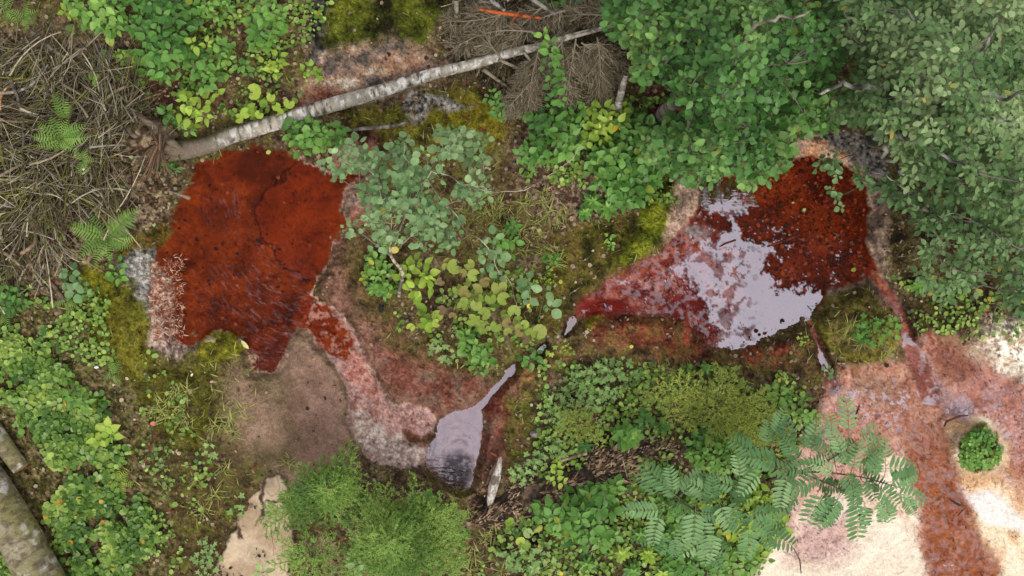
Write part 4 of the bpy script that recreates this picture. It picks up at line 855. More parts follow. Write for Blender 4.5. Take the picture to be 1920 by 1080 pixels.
# stones
def rock(px, py, rx, ry, h, colr, label, seed, name='stone', rot=0):
    n, m = 26, 12; A, B = np.meshgrid(np.linspace(0, 6.283185, n, endpoint=False), np.linspace(0, 1, m), indexing='ij')
    k = 1 + .35 * (fbm(np.cos(A) * 2 + 9, np.sin(A) * 2 + 9, 1, 3, seed) - .5) * 2
    c_, s_ = math.cos(R(rot)), math.sin(R(rot)); ux = rx * B * k * np.cos(A); uy = ry * B * k * np.sin(A)
    x = px + ux * c_ - uy * s_; y = py + ux * s_ + uy * c_; z = z1(px, py)
    hh = z + h * (1 - B ** 3) * (.75 + .5 * fbm(x, y, 5, 3, seed + 1)) - .02 * B
    i = np.arange(n * m).reshape(n, m); j = np.roll(i, -1, 0); f = fbm(x, y, 5, 3, seed + 2)[..., None]
    mb = MB(); mb.add(P(x, y, hh).reshape(-1, 3), [np.stack([i[:, :-1], i[:, 1:], j[:, 1:], j[:, :-1]], -1).reshape(-1, 4)], (C(*colr) * (.6 + .8 * f)).reshape(-1, 3))
    o = mb.build(name, M_STONE, smooth=True); tag(o, label, 'stone'); return recenter(o, P(px, py, z))
rock(397, 638, 12, 9, .035, (160, 150, 110), 'pale rounded stone on the moss spit of the left pool', 1)
rock(1003, 814, 10, 9, .05, (138, 130, 126), 'grey stone beside the pale lobed ground leaves', 2)
rock(715, 577, 7, 9, .035, (44, 42, 46), 'small black lump on the brown mud below the brown stem', 3, 'dark_lump')
rock(985, 914, 7, 5, .03, (170, 158, 140), 'small tan stone chip on the rotten trunk', 4, rot=-20)
rock(988, 919, 4, 4, .035, (232, 230, 226), 'tiny white stone chip on the rotten trunk', 5)
rock(978, 900, 6, 4, .03, (150, 142, 132), 'small grey stone chip right of the pale driftwood', 6)
rock(907, 918, 9, 6, .02, (150, 112, 90), 'flat brown chip left of the pale driftwood', 7, 'bark_chip', 20)
rock(1057, 558, 4, 4, .02, (168, 150, 160), 'tiny lilac pebble on moss left of the right pool', 8)
rock(1752, 563, 5, 4, .02, (178, 150, 130), 'tiny tan pebble beside the thin stream', 9)
rock(1850, 580, 9, 6, .03, (170, 84, 50), 'orange lump of crumbled rotten wood below the right tree', 10, 'wood_lump')
# stone slab, bottom
def slab():
    poly = [(503, 896), (522, 893), (542, 902), (546, 960), (552, 1020), (538, 1110), (392, 1110), (404, 1060), (424, 1016), (442, 984), (462, 942), (476, 918)]
    XR = 1; xs_ = np.arange(380, 565, 1.6); ys_ = np.arange(885, 1112, 1.6); A, B = np.meshgrid(xs_, ys_)
    a = A + (fbm(A, B, 18, 4, 91, .65) - .5) * 20; b = B + (fbm(A, B, 18, 4, 92, .65) - .5) * 20; d = sdf(poly, a, b, 300)
    cr = np.minimum(dline([(500, 880, 6), (492, 915, 4), (496, 945, 3.5), (490, 968, 3), (478, 985, 1)], a, b), dline([(498, 936, 2), (520, 938, 3.5), (545, 944, 2)], a, b))
    cr = np.minimum(cr, dline([(444, 985, 1), (452, 1006, 5), (456, 1012, 1)], a, b))
    cr = np.minimum(cr, dline([(444, 978, .8), (460, 990, .8)], a, b) + 1)
    seams = np.abs(fbm(A, B, 60, 3, 95) - .5); z = z1(470, 1000) + .03 + (fbm(A, B, 40, 3, 93) - .5) * .02 - .05 * ss(-4, 2, d) - .008 * ss(3, -2, cr)
    c_ = mx(np.broadcast_to(C(176, 152, 122), A.shape + (3,)), C(206, 184, 152), ss(.38, .62, fbm(A, B, 36, 5, 94)))
    c_ = mx(c_, C(160, 128, 98), ss(.55, .7, fbm(A, B, 70, 3, 97)) * .6)
    c_ = mx(c_, C(128, 100, 76), ss(.02, 0, seams) * .7); c_ = c_ * (.86 + .28 * fbm(A, B, 5, 3, 98, .7)[..., None]); c_ = mx(c_, C(78, 58, 50), ss(2, -2, cr + (fbm(A, B, 8, 3, 96) - .5) * 5)); c_ = mx(c_, C(110, 96, 76), ss(-8, 0, d) * .6)
    ny_, nx_ = A.shape; i = np.arange(ny_ * nx_).reshape(ny_, nx_); m = d < 3; m = m[:-1, :-1] & m[1:, :-1] & m[1:, 1:] & m[:-1, 1:]
    q = np.stack([i[:-1, :-1], i[1:, :-1], i[1:, 1:], i[:-1, 1:]], -1)[m]; u, inv = np.unique(q.ravel(), return_inverse=True)
    mb = MB(); mb.add(P(A, B, z).reshape(-1, 3)[u], [inv.reshape(-1, 4)], c_.reshape(-1, 3)[u]); o = mb.build('stone_slab', M_STONE, smooth=True)
    tag(o, 'flat beige stone slab with dark mud cracks left of the green spruce', 'stone'); recenter(o, P(470, 1000, z1(470, 1000)))
slab()
# ------------------------------------------------------------------ brush pile and dead boughs
def brush(name, poly, n, seed, lens, hts, cols, label, dirf, rad=(.0015, .005), curv=.12):
    r = rsd(seed); poly = np.asarray(poly, float); x0, y0 = poly.min(0); x1, y1 = poly.max(0)
    x = r.uniform(x0, x1, n * 4); y = r.uniform(y0, y1, n * 4); m = (sdf(poly, x, y, 300) + (fbm(x, y, 60, 3, seed) - .5) * 60 < 0) & (fbm(x, y, 45, 3, seed + 2) > .36) & ((ell(272, 262, 60, 44, x, y) > 0) | (r.random(len(x)) < .2)); x = x[m][:n]; y = y[m][:n]; n = len(x)
    a = dirf(x, y) + r.normal(0, .45, n) + np.where(r.random(n) < .22, r.uniform(-1.5, 1.5, n), 0); L = r.uniform(*lens, n) * (r.random(n) * .8 + .4); S = 7; t = np.linspace(-.5, .5, S)
    k = r.normal(0, curv, n)[:, None]; px = x[:, None] + np.cos(a[:, None] + k * t * 3) * L[:, None] * t; py = y[:, None] - np.sin(a[:, None] + k * t * 3) * L[:, None] * t
    h0 = r.uniform(*hts, n); hh = zat(x, y)[:, None] + h0[:, None] + r.normal(0, .03, (n, 1)) * t * 4 + .02 * r.normal(0, 1, (n, S)) * .25
    cs = np.array([C(*c) for c in cols]); ci = r.integers(0, len(cols), n); c = cs[ci] * r.uniform(.45, 1.35, (n, 1)) * (.7 + .6 * fbm(x, y, 50, 3, seed + 4))[:, None]
    mb = MB(); tubes(mb, P(px, py, hh), (rad[0] + (rad[1] * 1.7 - rad[0]) * r.random(n) ** 3)[:, None] * np.linspace(1, .5, S), c, 4); return mb.build(name, M_TWIG), (x, y)
flow = lambda x, y: .9 + 1.1 * (fbm(x, y, 130, 2, 55) - .5) * 4
BPOLY = [(-60, 70), (90, 90), (190, 100), (260, 150), (300, 200), (310, 290), (240, 330), (230, 400), (130, 420), (80, 540), (-60, 560)]
o, _ = brush('brush_pile', BPOLY, 2500, 31, (30, 170), (.0, .16), [(158, 146, 116), (126, 112, 86), (190, 178, 150), (126, 124, 64), (84, 70, 54), (108, 100, 80), (154, 150, 134), (112, 108, 58)], None, flow)
tag(o, 'tangled pile of thin dead brown twigs filling the left edge', 'brush', None, 'stuff')
o, _ = brush('spruce_litter', [(835, -30), (1180, -30), (1180, 140), (1120, 215), (1010, 215), (900, 170), (845, 130)], 2400, 32, (20, 80), (.0, .10), [(124, 112, 90), (90, 80, 62), (160, 148, 126), (60, 52, 42), (112, 106, 74)], None, lambda x, y: 1.2 + 4 * (fbm(x, y, 120, 2, 56) - .5), (.001, .0026))
tag(o, 'fine dead twigs under the boughs at the top', 'brush', None, 'stuff')
o, _ = brush('needle_straw', [(300, 140), (620, 40), (1000, 220), (1300, 300), (1250, 480), (1000, 700), (700, 640), (640, 440), (900, 280), (560, 300)], 700, 33, (8, 34), (.002, .02), [(150, 132, 96), (120, 104, 74), (170, 160, 120)], None, lambda x, y: 6 * fbm(x, y, 50, 2, 57), (.0008, .0016))
tag(o, 'scattered dry straws on the forest floor', 'straw', None, 'stuff')
# thicker dead branches of the pile, each a thing
r = rsd(44)
blist = [((0, 175), (90, 120), 4, (150, 142, 128)), ((0, 330), (70, 300), 4, (146, 130, 104)), ((20, 150), (40, 300), 4.5, (96, 88, 78)), ((100, 130), (190, 60), 3, (132, 124, 108)), ((0, 205), (28, 155), 3.5, (186, 142, 102)), ((40, 210), (150, 175), 3.5, (110, 108, 62)), ((0, 225), (110, 205), 3, (128, 112, 88)), ((120, 160), (250, 205), 3.5, (120, 104, 80)), ((190, 200), (250, 160), 4.5, (132, 118, 96)), ((205, 215), (300, 175), 3, (110, 96, 74)), ((190, 200), (204, 262), 3.4, (150, 132, 106)), ((230, 300), (205, 230), 2.6, (160, 140, 112)), ((250, 210), (270, 278), 2.6, (150, 126, 98)), ((0, 270), (60, 380), 4, (118, 116, 62)), ((0, 300), (90, 330), 4, (112, 104, 60)), ((0, 470), (45, 510), 5, (150, 130, 104)), ((40, 475), (62, 420), 5, (146, 120, 96)), ((62, 430), (100, 380), 4.5, (150, 124, 98)), ((60, 500), (64, 455), 4, (140, 116, 94)), ((70, 495), (92, 450), 3.6, (128, 104, 84)), ((0, 420), (30, 480), 4.5, (132, 116, 92)), ((100, 340), (190, 300), 3, (120, 100, 78)), ((60, 390), (150, 420), 3, (110, 92, 70)), ((150, 330), (220, 345), 3, (128, 106, 82)), ((10, 380), (90, 350), 3.2, (140, 124, 98)), ((110, 240), (60, 170), 3, (104, 100, 60))]
places = ['crossing the upper left corner of the brush pile', 'at the left edge of the brush pile, level with the pale upper fern', 'standing dark and upright in the upper brush pile', 'reaching out of the brush pile towards the bramble patch', 'with a tan broken end at the far left edge', 'coated in olive moss above the pale fern', 'pale and straight at the left edge above the big fern', 'running from the brush pile towards the root plate', 'thick and curved just above the root plate', 'thin and arched over the root plate', 'standing left of the root plate', 'thin and pale, lying against the root plate\'s lower left', 'thin, leaning on the soil of the root plate', 'mossy, curving down the left edge', 'mossy and level at the left edge below the big fern', 'bent and thick at the lower left end of the pile', 'forked and pale near the lower end of the pile', 'upper arm of the pale fork near the lower end of the pile', 'short, hanging below the pale fork', 'short and dark, just right of the pale fork', 'thick, at the left edge above the bent end', 'thin and brown below the big fern', 'thin, above the lower large fern', 'level, right of the big fern\'s foot', 'pale, crossing the middle of the left edge', 'short and mossy, above the upper fern']
for (a, b, rd, st_), pl in zip(blist, places):
    a = np.array(a, float); b = np.array(b, float); n_ = np.array([-(b - a)[1], (b - a)[0]]) ; k = r.normal(0, .12)
    pts = [(*(a * (1 - t) + b * t + n_ * k * math.sin(math.pi * t)), rd * .8 * (1 - .45 * t), .15 + .05 * r.random()) for t in (0, .25, .5, .75, 1)]
    stick(pts, tuple(min(255, q * 1.12) for q in st_), 'dead branch ' + pl, cat='branch', group='thick dead branches of the brush pile', name='dead_branch')
# dead spruce boughs: stem with drooping twiglets
def bough(base, tip, label, seed, h0=.3, h1=.16, w_=50, n=70, cols=((136, 124, 98), (104, 94, 72), (172, 160, 136))):
    r = rsd(seed); a = np.array(base, float); b = np.array(tip, float); L = np.hypot(*(b - a)); nn = np.array([-(b - a)[1], (b - a)[0]]) / L; u = (b - a) / L
    t = np.linspace(0, 1, 10); k = r.normal(0, .06) * L
    ax = a + np.outer(t, b - a) + np.outer(np.sin(math.pi * t) * k, nn); hz = h0 + (h1 - h0) * t
    root = empty('dead_spruce_bough', P(base[0], base[1], z1(*base)), label, 'branch', 'dead spruce boughs at the top')
    mb = MB(); tubes(mb, P(ax[:, 0], ax[:, 1], hz)[None], (.007 * np.linspace(1, .35, 10))[None], C(132, 122, 104), 6); mb.build('stem', M_TWIG, root)
    v = r.uniform(.05, 1, n); px = np.interp(v, t, ax[:, 0]); py = np.interp(v, t, ax[:, 1]); hh = np.interp(v, t, hz); side = r.choice([-1, 1], n); ang = r.uniform(.5, 1.1, n)
    d = u[None] * np.cos(ang)[:, None] + nn[None] * (np.sin(ang) * side)[:, None]; l = w_ * (1.1 - .6 * v) * r.uniform(.6, 1.2, n); S = 6; q = np.linspace(0, 1, S)
    X_ = px[:, None] + d[:, :1] * l[:, None] * q; Y_ = py[:, None] + d[:, 1:] * l[:, None] * q + 4 * q ** 2 * r.normal(0, 1, (n, 1)); H_ = hh[:, None] - r.uniform(.0, .12, (n, 1)) * q ** 1.5
    cs = np.array([C(*c) for c in cols]); tw = MB(); tubes(tw, P(X_, Y_, np.maximum(H_, .01)), .0022 * np.linspace(1, .5, S)[None].repeat(n, 0), cs[r.integers(0, 3, n)], 3, False)
    m = n * 9; i = r.integers(0, n, m); qq = r.uniform(.1, .95, m); bx = px[i] + d[i, 0] * l[i] * qq; by = py[i] + d[i, 1] * l[i] * qq; bh = np.maximum(hh[i] - .04 * qq, .02)
    aa = np.arctan2(d[i, 1], d[i, 0]) + r.choice([-1, 1], m) * r.uniform(.4, .9, m); ll = r.uniform(8, 22, m)
    tt = np.array([0, .5, 1.]); tubes(tw, P(bx[:, None] + np.cos(aa)[:, None] * ll[:, None] * tt, by[:, None] + np.sin(aa)[:, None] * ll[:, None] * tt, bh[:, None] - r.uniform(0, .05, (m, 1)) * tt), .0012, cs[r.integers(0, 3, m)] * r.uniform(.7, 1.3, (m, 1)), 3, False)
    tw.build('twigs', M_TWIG, root)
BL = [((1060, 70), (950, 205), 'dead spruce bough fanning down to the left below the fallen birch', 45, 110), ((1010, 95), (990, 200), 'dead spruce bough hanging straight down from the birch', 45, 90), ((1080, 72), (1060, 190), 'dead spruce bough hanging behind the climbing leafy stem', 48, 100), ((1120, 70), (1120, 190), 'dead spruce bough hanging right of the climbing leafy stem', 55, 120), ((1090, 80), (1160, 150), 'dead spruce bough spreading towards the birch stem at right', 45, 90), ((1000, 60), (850, 90), 'dead spruce bough reaching left above the fallen birch', 40, 90), ((960, 20), (840, 40), 'dead spruce bough at the top left of its heap', 36, 80), ((1020, 10), (900, 110), 'dead spruce bough running under the orange branch', 40, 90), ((1060, 20), (960, 70), 'dead spruce bough right under the top edge', 36, 80), ((940, 110), (900, 20), 'dead spruce bough pointing up from the birch', 34, 70), ((1010, 130), (1060, 60), 'dead spruce bough crossing behind the birch top', 36, 70), ((1150, 30), (1050, 30), 'dead spruce bough in shade beside the green tree', 36, 70)]
for i, (a, b, l, w_, n) in enumerate(BL): bough(a, b, l, 300 + i, w_=w_, n=n)
for i, (a, b, l) in enumerate([((985, -10), (1045, 30), 'bare lichen branch slanting in from the top edge'), ((950, 0), (980, -20), 'short bare branch at the top edge'), ((920, 0), (946, 20), 'grey bare branch under the orange branch')]):
    stick([(*a, 4, .35), ((a[0] + b[0]) / 2, (a[1] + b[1]) / 2, 3.6, .36), (*b, 2.5, .33)], (150, 146, 134), l, name='dead_branch', cat='branch')
# ------------------------------------------------------------------ trees
hA = lambda x, y, d: .75 + 1.0 * np.clip(d / 150, 0, 1) ** .6 + .22 * (fbm(x, y, 80, 2, 61) - .5) * 4
tree('alder_tree', 'bright green round leaved tree covering the top right beside the birch stem', 'tree', [(1150, -60), (1560, -60), (1590, 60), (1560, 160), (1560, 235), (1500, 250), (1470, 310), (1440, 335), (1400, 350), (1370, 320), (1310, 345), (1250, 320), (1200, 300), (1210, 240), (1290, 215), (1250, 150), (1190, 150), (1185, 90), (1140, 60)], T_ROUND, 18, 'alder', 101, (1235, 225), hA,
     [[(1250, 120, .9), (1330, 40, 1.3)], [(1300, 200, .8), (1400, 240, 1.2)], [(1350, 130, 1.2), (1480, 120, 1.5)], [(1260, 60, 1.0), (1200, 20, 1.1)], [(1290, 250, .7), (1330, 310, .9)], [(1440, 40, 1.6), (1520, 20, 1.7)]], .05, layers=3, gap=.33, trunk_top=(1300, 140, 1.0), step=15, k=(3, 5), gscale=30, tilt=.6)
hB = lambda x, y, d: .9 + 1.3 * np.clip(d / 200, 0, 1) ** .6 + .25 * (fbm(x, y, 70, 2, 62) - .5) * 4
tree('grey_willow', 'dense tree of small grey green leaves filling the upper right corner', 'tree', [(1540, -60), (1990, -60), (1990, 420), (1900, 430), (1840, 400), (1790, 380), (1740, 330), (1710, 340), (1670, 270), (1620, 228), (1560, 215), (1590, 180), (1620, 120), (1560, 60)], T_ELLIP, 17, 'willow_grey', 102, (1640, 262), hB,
     [[(1660, 160, 1.4, 1.2), (1570, 165, 1.5), (1535, 170, 1.5)], [(1720, 170, 1.6), (1840, 110, 2.0), (1860, 40, 2.2)], [(1720, 240, 1.5), (1800, 210, 1.9), (1915, 235, 2.1)], [(1700, 260, 1.4), (1760, 290, 1.7), (1840, 320, 1.8)], [(1660, 300, 1.2), (1700, 330, 1.4)], [(1760, 100, 1.9), (1700, 20, 2.0)], [(1850, 180, 2.0), (1940, 170, 2.2)]], .06, layers=3, gap=.31, trunk_top=(1680, 210, 1.4), tone0=.12, step=13, wid=1.0, k=(4, 6), lichen=True, gscale=40, matl=M_MATTE_LEAF)
hC = lambda x, y, d: .45 + .6 * np.clip(d / 90, 0, 1) + .2 * (fbm(x, y, 60, 2, 63) - .5) * 4
tree('grey_willow', 'thin low willow with drooping twigs over the floor right of the right pool', 'tree', [(1610, 325), (1700, 345), (1760, 360), (1850, 400), (1990, 420), (1990, 600), (1900, 590), (1860, 520), (1810, 560), (1770, 560), (1720, 520), (1740, 450), (1700, 400), (1660, 365), (1600, 345)], T_ELLIP, 16, 'alder_grey', 103, (1700, 372), hC,
     [[(1680, 340, .7), (1620, 310, .9)], [(1780, 400, .8), (1850, 440, 1.0)], [(1760, 460, .7), (1780, 530, .8)], [(1880, 440, 1.1), (1960, 480, 1.3)]], .022, layers=2, gap=.40, trunk_top=(1740, 390, .6), step=15, lichen=True, matl=M_MATTE_LEAF, gscale=34)
hD = lambda x, y, d: .5 + .5 * np.clip(d / 60, 0, 1) + .12 * (fbm(x, y, 60, 2, 64) - .5) * 4
tree('alder_sapling', 'slender sapling of round leaves leaning over the ground between the two pools', 'tree', [(600, 285), (660, 265), (720, 300), (745, 235), (830, 235), (880, 250), (940, 250), (935, 290), (880, 310), (905, 340), (930, 370), (880, 390), (860, 420), (850, 480), (800, 460), (760, 470), (705, 460), (700, 420), (640, 435), (640, 410), (700, 390), (660, 350), (610, 320)], T_ROUND, 16.5, 'alder_grey', 104, (747, 562), hD,
     [[(760, 400, .7), (790, 340, .85), (812, 290, .95), (880, 225, 1.0)], [(740, 410, .6), (700, 330, .9), (640, 300, .9)], [(800, 330, .85), (870, 430, .75), (930, 480, .62), (960, 540, .55), (975, 610, .45)], [(780, 350, .85), (760, 260, .95)], [(735, 420, .6), (690, 410, .75), (650, 415, .7)], [(810, 320, .9), (870, 340, .85), (930, 355, .7)], [(860, 360, .8), (980, 350, .6), (1080, 300, .5), (1120, 250, .45)]], .014, layers=2, gap=.47, trunk_top=(735, 440, .5), step=15, jag=12, tilt=.5, barkcol=(150, 142, 122), k=(3, 5), gscale=28, drop=.2, tone0=.28)
bs = bush
bs('alder_sapling', 'drooping spray of round grey green leaves right of the slender sapling', 'tree', [(895, 440), (935, 440), (945, 520), (900, 510)], T_ROUND, 20, 'alder_grey', 105, .5, .35, jag=4, base=(930, 530))
bs('alder_sapling', 'tiny sapling with few round leaves right of the coltsfoot leaves', 'tree', [(975, 520), (1010, 525), (1040, 545), (1030, 590), (1000, 580)], T_ROUND, 20, 'alder_grey', 106, .35, .2, jag=8, base=(1005, 600), step=26)
# birch stem by the tree
o = bark_tube([(1158, 222, 9, .0), (1160, 195, 7, .2), (1166, 168, 6, .32), (1174, 140, 4, .42)], 'birch_stem', 'upright white birch stem at the left edge of the round leaved tree', 'tree', n=160, K=12, seed=21, ends=False); recenter(o, P(1158, 222, 0))
# ------------------------------------------------------------------ leafy plants
BR = 'bramble'
def br(label, poly, seed, pal=BR, size=21, hmax=.35, T=T_OVATE, **kw): return bush('bramble_bush', label, 'bush', poly, T, size, pal, seed, hmax, step=kw.pop('step', size * .9), **kw)
br('dense dark green bramble filling the top edge left of centre', [(250, -30), (370, -30), (365, 60), (360, 110), (340, 150), (300, 155), (270, 130), (250, 80), (240, 20)], 201, 'bramble', 22, .45, layers=2)
br('bramble patch at the top edge between two upper ferns', [(120, -30), (250, -30), (250, 60), (215, 60), (175, 45), (140, 30), (118, 10)], 202, 'mid', 20, .35, layers=2)
br('bramble with smaller leaves at the top edge beside the dense dark one', [(370, -20), (420, -20), (435, 15), (425, 40), (385, 40), (365, 20)], 203, 'mid', 16, .25)
br('narrow upright bramble near the top, left of the black soil', [(470, 0), (520, -10), (530, 40), (515, 85), (490, 80), (465, 85), (465, 50)], 204, 'mid', 19, .3, layers=2)
br('yellow green bramble shoot right below the dense dark bramble', [(352, 70), (385, 66), (400, 90), (385, 108), (355, 100)], 205, 'lime', 20, .35, k=(4, 6))
br('bluish green bramble hanging down above the red leaf litter', [(355, 100), (420, 80), (445, 120), (415, 145), (400, 165), (385, 172), (350, 165), (345, 130)], 206, 'mid', 18, .3)
br('lime green young shoot beside the dense dark bramble', [(195, 50), (230, 55), (245, 68), (220, 76), (195, 62)], 207, 'lime', 22, .3)
br('small bramble with flat leaves near the moss left of the grey crust', [(448, 118), (478, 116), (488, 136), (470, 146), (448, 140)], 208, 'mid', 15, .15)
br('lime bushy seedling left of the grey crust', [(490, 108), (530, 104), (536, 126), (510, 134), (492, 126)], 209, 'lime', 15, .15)
br('tiny pale seedling at the edge of the grey crust', [(570, 132), (590, 130), (592, 150), (574, 150)], 210, 'lime', 13, .1)
br('light green bramble shoot between root plate and fallen birch', [(370, 175), (410, 172), (415, 200), (392, 230), (365, 228), (340, 215), (335, 190)], 211, 'lime', 21, .3)
br('small light green shoot touching the root plate', [(302, 208), (328, 206), (334, 228), (318, 238), (300, 222)], 212, 'mid', 17, .2)
br('small leafy shoot just above the fallen birch\'s foot', [(336, 236), (362, 234), (368, 254), (342, 258)], 213, 'mid', 15, .15)
br('yellow green shoot at the left end of the upper bramble patch', [(112, 20), (150, 22), (150, 44), (120, 40)], 214, 'lime', 17, .2)
br('glossy bushy plant growing against the fallen birch\'s lower side', [(545, 232), (575, 220), (640, 236), (645, 262), (600, 278), (565, 292), (540, 268)], 215, 'mid', 17, .25, T=T_ROUND, layers=2)
br('small plant with round leaves below the fallen birch\'s foot', [(295, 300), (326, 300), (330, 320), (300, 322)], 216, 'mid', 17, .1, T=T_LANCE)
# centre top
br('climbing stem of three-part leaves crossing the fallen birch\'s thin end', [(1012, 36), (1030, 44), (1042, 66), (1046, 100), (1058, 130), (1064, 170), (1058, 200), (1030, 205), (1030, 160), (1018, 115), (1024, 90), (1012, 55)], 217, 'mid', 20, .6, hmin=.4, base=(1040, 215), k=(3, 3), jag=3, step=18)
br('broad bramble bush with dull green leaves below the dead spruce boughs', [(980, 205), (1060, 190), (1110, 210), (1100, 260), (1080, 300), (1020, 310), (970, 300), (975, 280), (1000, 260)], 218, 'bramble', 21, .35, layers=2)
br('bright green bramble bush right of the broad dull one', [(1090, 190), (1150, 180), (1180, 200), (1170, 250), (1120, 290), (1080, 280), (1100, 240)], 219, 'lime', 19, .35, layers=2, tonescale=40)
br('dark bramble bush under the round leaved tree', [(1140, 210), (1220, 210), (1250, 300), (1230, 360), (1180, 390), (1120, 360), (1090, 300), (1140, 260)], 220, 'bramble', 20, .4, layers=2)
br('small leaved shoot left of the broad dull bramble', [(912, 165), (940, 168), (955, 200), (948, 230), (930, 236), (918, 200)], 221, 'bramble', 14, .2)
br('single bramble seedling on bare litter below the broad bramble', [(975, 300), (996, 302), (992, 322), (978, 322)], 222, 'mid', 15, .12)
br('leafy shoot with wide leaves beside the pale chip left of the bramble', [(975, 205), (1010, 206), (1005, 226), (980, 226)], 223, 'mid', 20, .2)
# centre
br('bright lime plant with broad leaves left of the coltsfoot patch', [(755, 500), (800, 498), (812, 530), (805, 555), (782, 556), (765, 545), (752, 520)], 224, 'lime', 22, .25)
br('lime plant just above the broad lime one', [(748, 470), (790, 466), (790, 492), (755, 495)], 225, 'lime', 20, .3)
br('small leaved shrublet beside the foot of the slender sapling', [(690, 470), (725, 470), (730, 520), (722, 555), (700, 552), (698, 505)], 226, 'mid', 14, .18)
br('lush green plant at the lower end of the coltsfoot patch', [(850, 630), (890, 620), (915, 650), (922, 680), (895, 700), (880, 670), (855, 650)], 227, 'mid', 17, .2, layers=2)
br('dark green three-part leaves above the coltsfoot patch\'s right end', [(930, 430), (968, 420), (972, 470), (955, 485), (925, 470)], 228, 'mid', 17, .2)
br('dark green leaves among yellow grass in the centre right', [(1005, 475), (1040, 468), (1042, 488), (1015, 500), (1000, 495)], 229, 'mid', 15, .15)
br('lone small seedling on the brown slope left of the right pool', [(1130, 446), (1152, 446), (1152, 464), (1132, 464)], 230, 'mid', 12, .1)
br('small bright plant beside the trickle at the centre', [(980, 662), (1015, 656), (1020, 680), (1000, 694), (980, 686)], 231, 'mid', 19, .15)
# right and bottom
br('broad light green shrub in the bottom middle', [(1000, 945), (1060, 935), (1110, 910), (1160, 905), (1165, 935), (1140, 970), (1150, 1010), (1110, 1020), (1050, 1010), (1010, 985)], 232, 'mid', 21, .3, layers=2, k=(4, 6))
br('lime shoot in front of the rotten trunk', [(1030, 866), (1055, 862), (1058, 900), (1040, 910), (1028, 890)], 233, 'lime', 15, .2)
br('olive green shrub between the yellow spruce and the left rowan', [(1300, 800), (1400, 800), (1450, 860), (1420, 900), (1340, 880), (1290, 860)], 234, 'mid', 17, .22, layers=2)
br('shrub of round lime leaves under the left rowan', [(1330, 930), (1440, 920), (1480, 990), (1420, 1050), (1340, 1010)], 235, 'lime', 18, .22, layers=2)
br('small glossy shrub above the grey crust at the mud\'s edge', [(1485, 770), (1525, 765), (1532, 782), (1512, 796), (1485, 792)], 236, 'mid', 14, .15, T=T_ROUND)
br('small green shrub between the yellow spruce and the mud', [(1440, 725), (1476, 722), (1480, 755), (1462, 762), (1440, 748)], 237, 'mid', 16, .2)
br('leafy plant touching the spruce\'s right side', [(800, 930), (830, 928), (835, 960), (808, 965)], 238, 'mid', 17, .3)
br('leafy cluster at the right foot of the green spruce', [(835, 965), (870, 960), (872, 1000), (850, 1022), (825, 1000)], 239, 'mid', 17, .25)
br('young broad leaves poking up through the bottom of the spruce', [(660, 1030), (700, 1030), (695, 1075), (665, 1075)], 240, 'pale', 22, .55, hmin=.4)
br('pale broad leaves on the bottom of the stone slab', [(478, 1050), (505, 1055), (510, 1085), (485, 1085)], 241, 'pale', 20, .2, k=(3, 4))
br('bluish leaved plant among moss left of the grey crust', [(118, 505), (140, 500), (170, 540), (175, 560), (150, 560), (128, 535)], 242, 'alder_grey', 18, .15, T=T_ROUND)
br('three-part leaves below the lower large fern', [(190, 488), (232, 480), (238, 505), (222, 524), (200, 515)], 243, 'mid', 17, .12)
br('pale lime plant standing out of the ground leaves at left', [(165, 790), (200, 780), (222, 810), (212, 828), (180, 825)], 244, 'lime', 22, .22, k=(5, 7))
br('mid green shoot above the pale lime plant', [(115, 735), (150, 730), (160, 760), (130, 768)], 245, 'mid', 18, .18)
br('dark leafy plant in the shade of the left rowan', [(1200, 780), (1240, 775), (1245, 800), (1210, 812)], 246, 'bramble', 17, .15)
br('small dark plant at the far left edge below the brush pile', [(-10, 545), (40, 540), (50, 580), (0, 590)], 247, 'bramble', 16, .15)
br('green shrub in the bottom right corner of the vegetation', [(1230, 930), (1300, 930), (1320, 1090), (1240, 1095)], 248, 'mid', 17, .25, layers=2)
br('loose green shrub hanging over the cream crust at the bottom', [(1330, 1000), (1410, 1000), (1440, 1050), (1390, 1095), (1320, 1095)], 249, 'mid', 17, .22)
br('shaded leaves behind the orange branch at the top', [(1010, -20), (1090, -20), (1090, 16), (1020, 20)], 250, 'deep', 19, .25)
br('shaded shoot left of the birch stem', [(1130, 130), (1155, 125), (1160, 175), (1135, 180)], 251, 'deep', 17, .2)
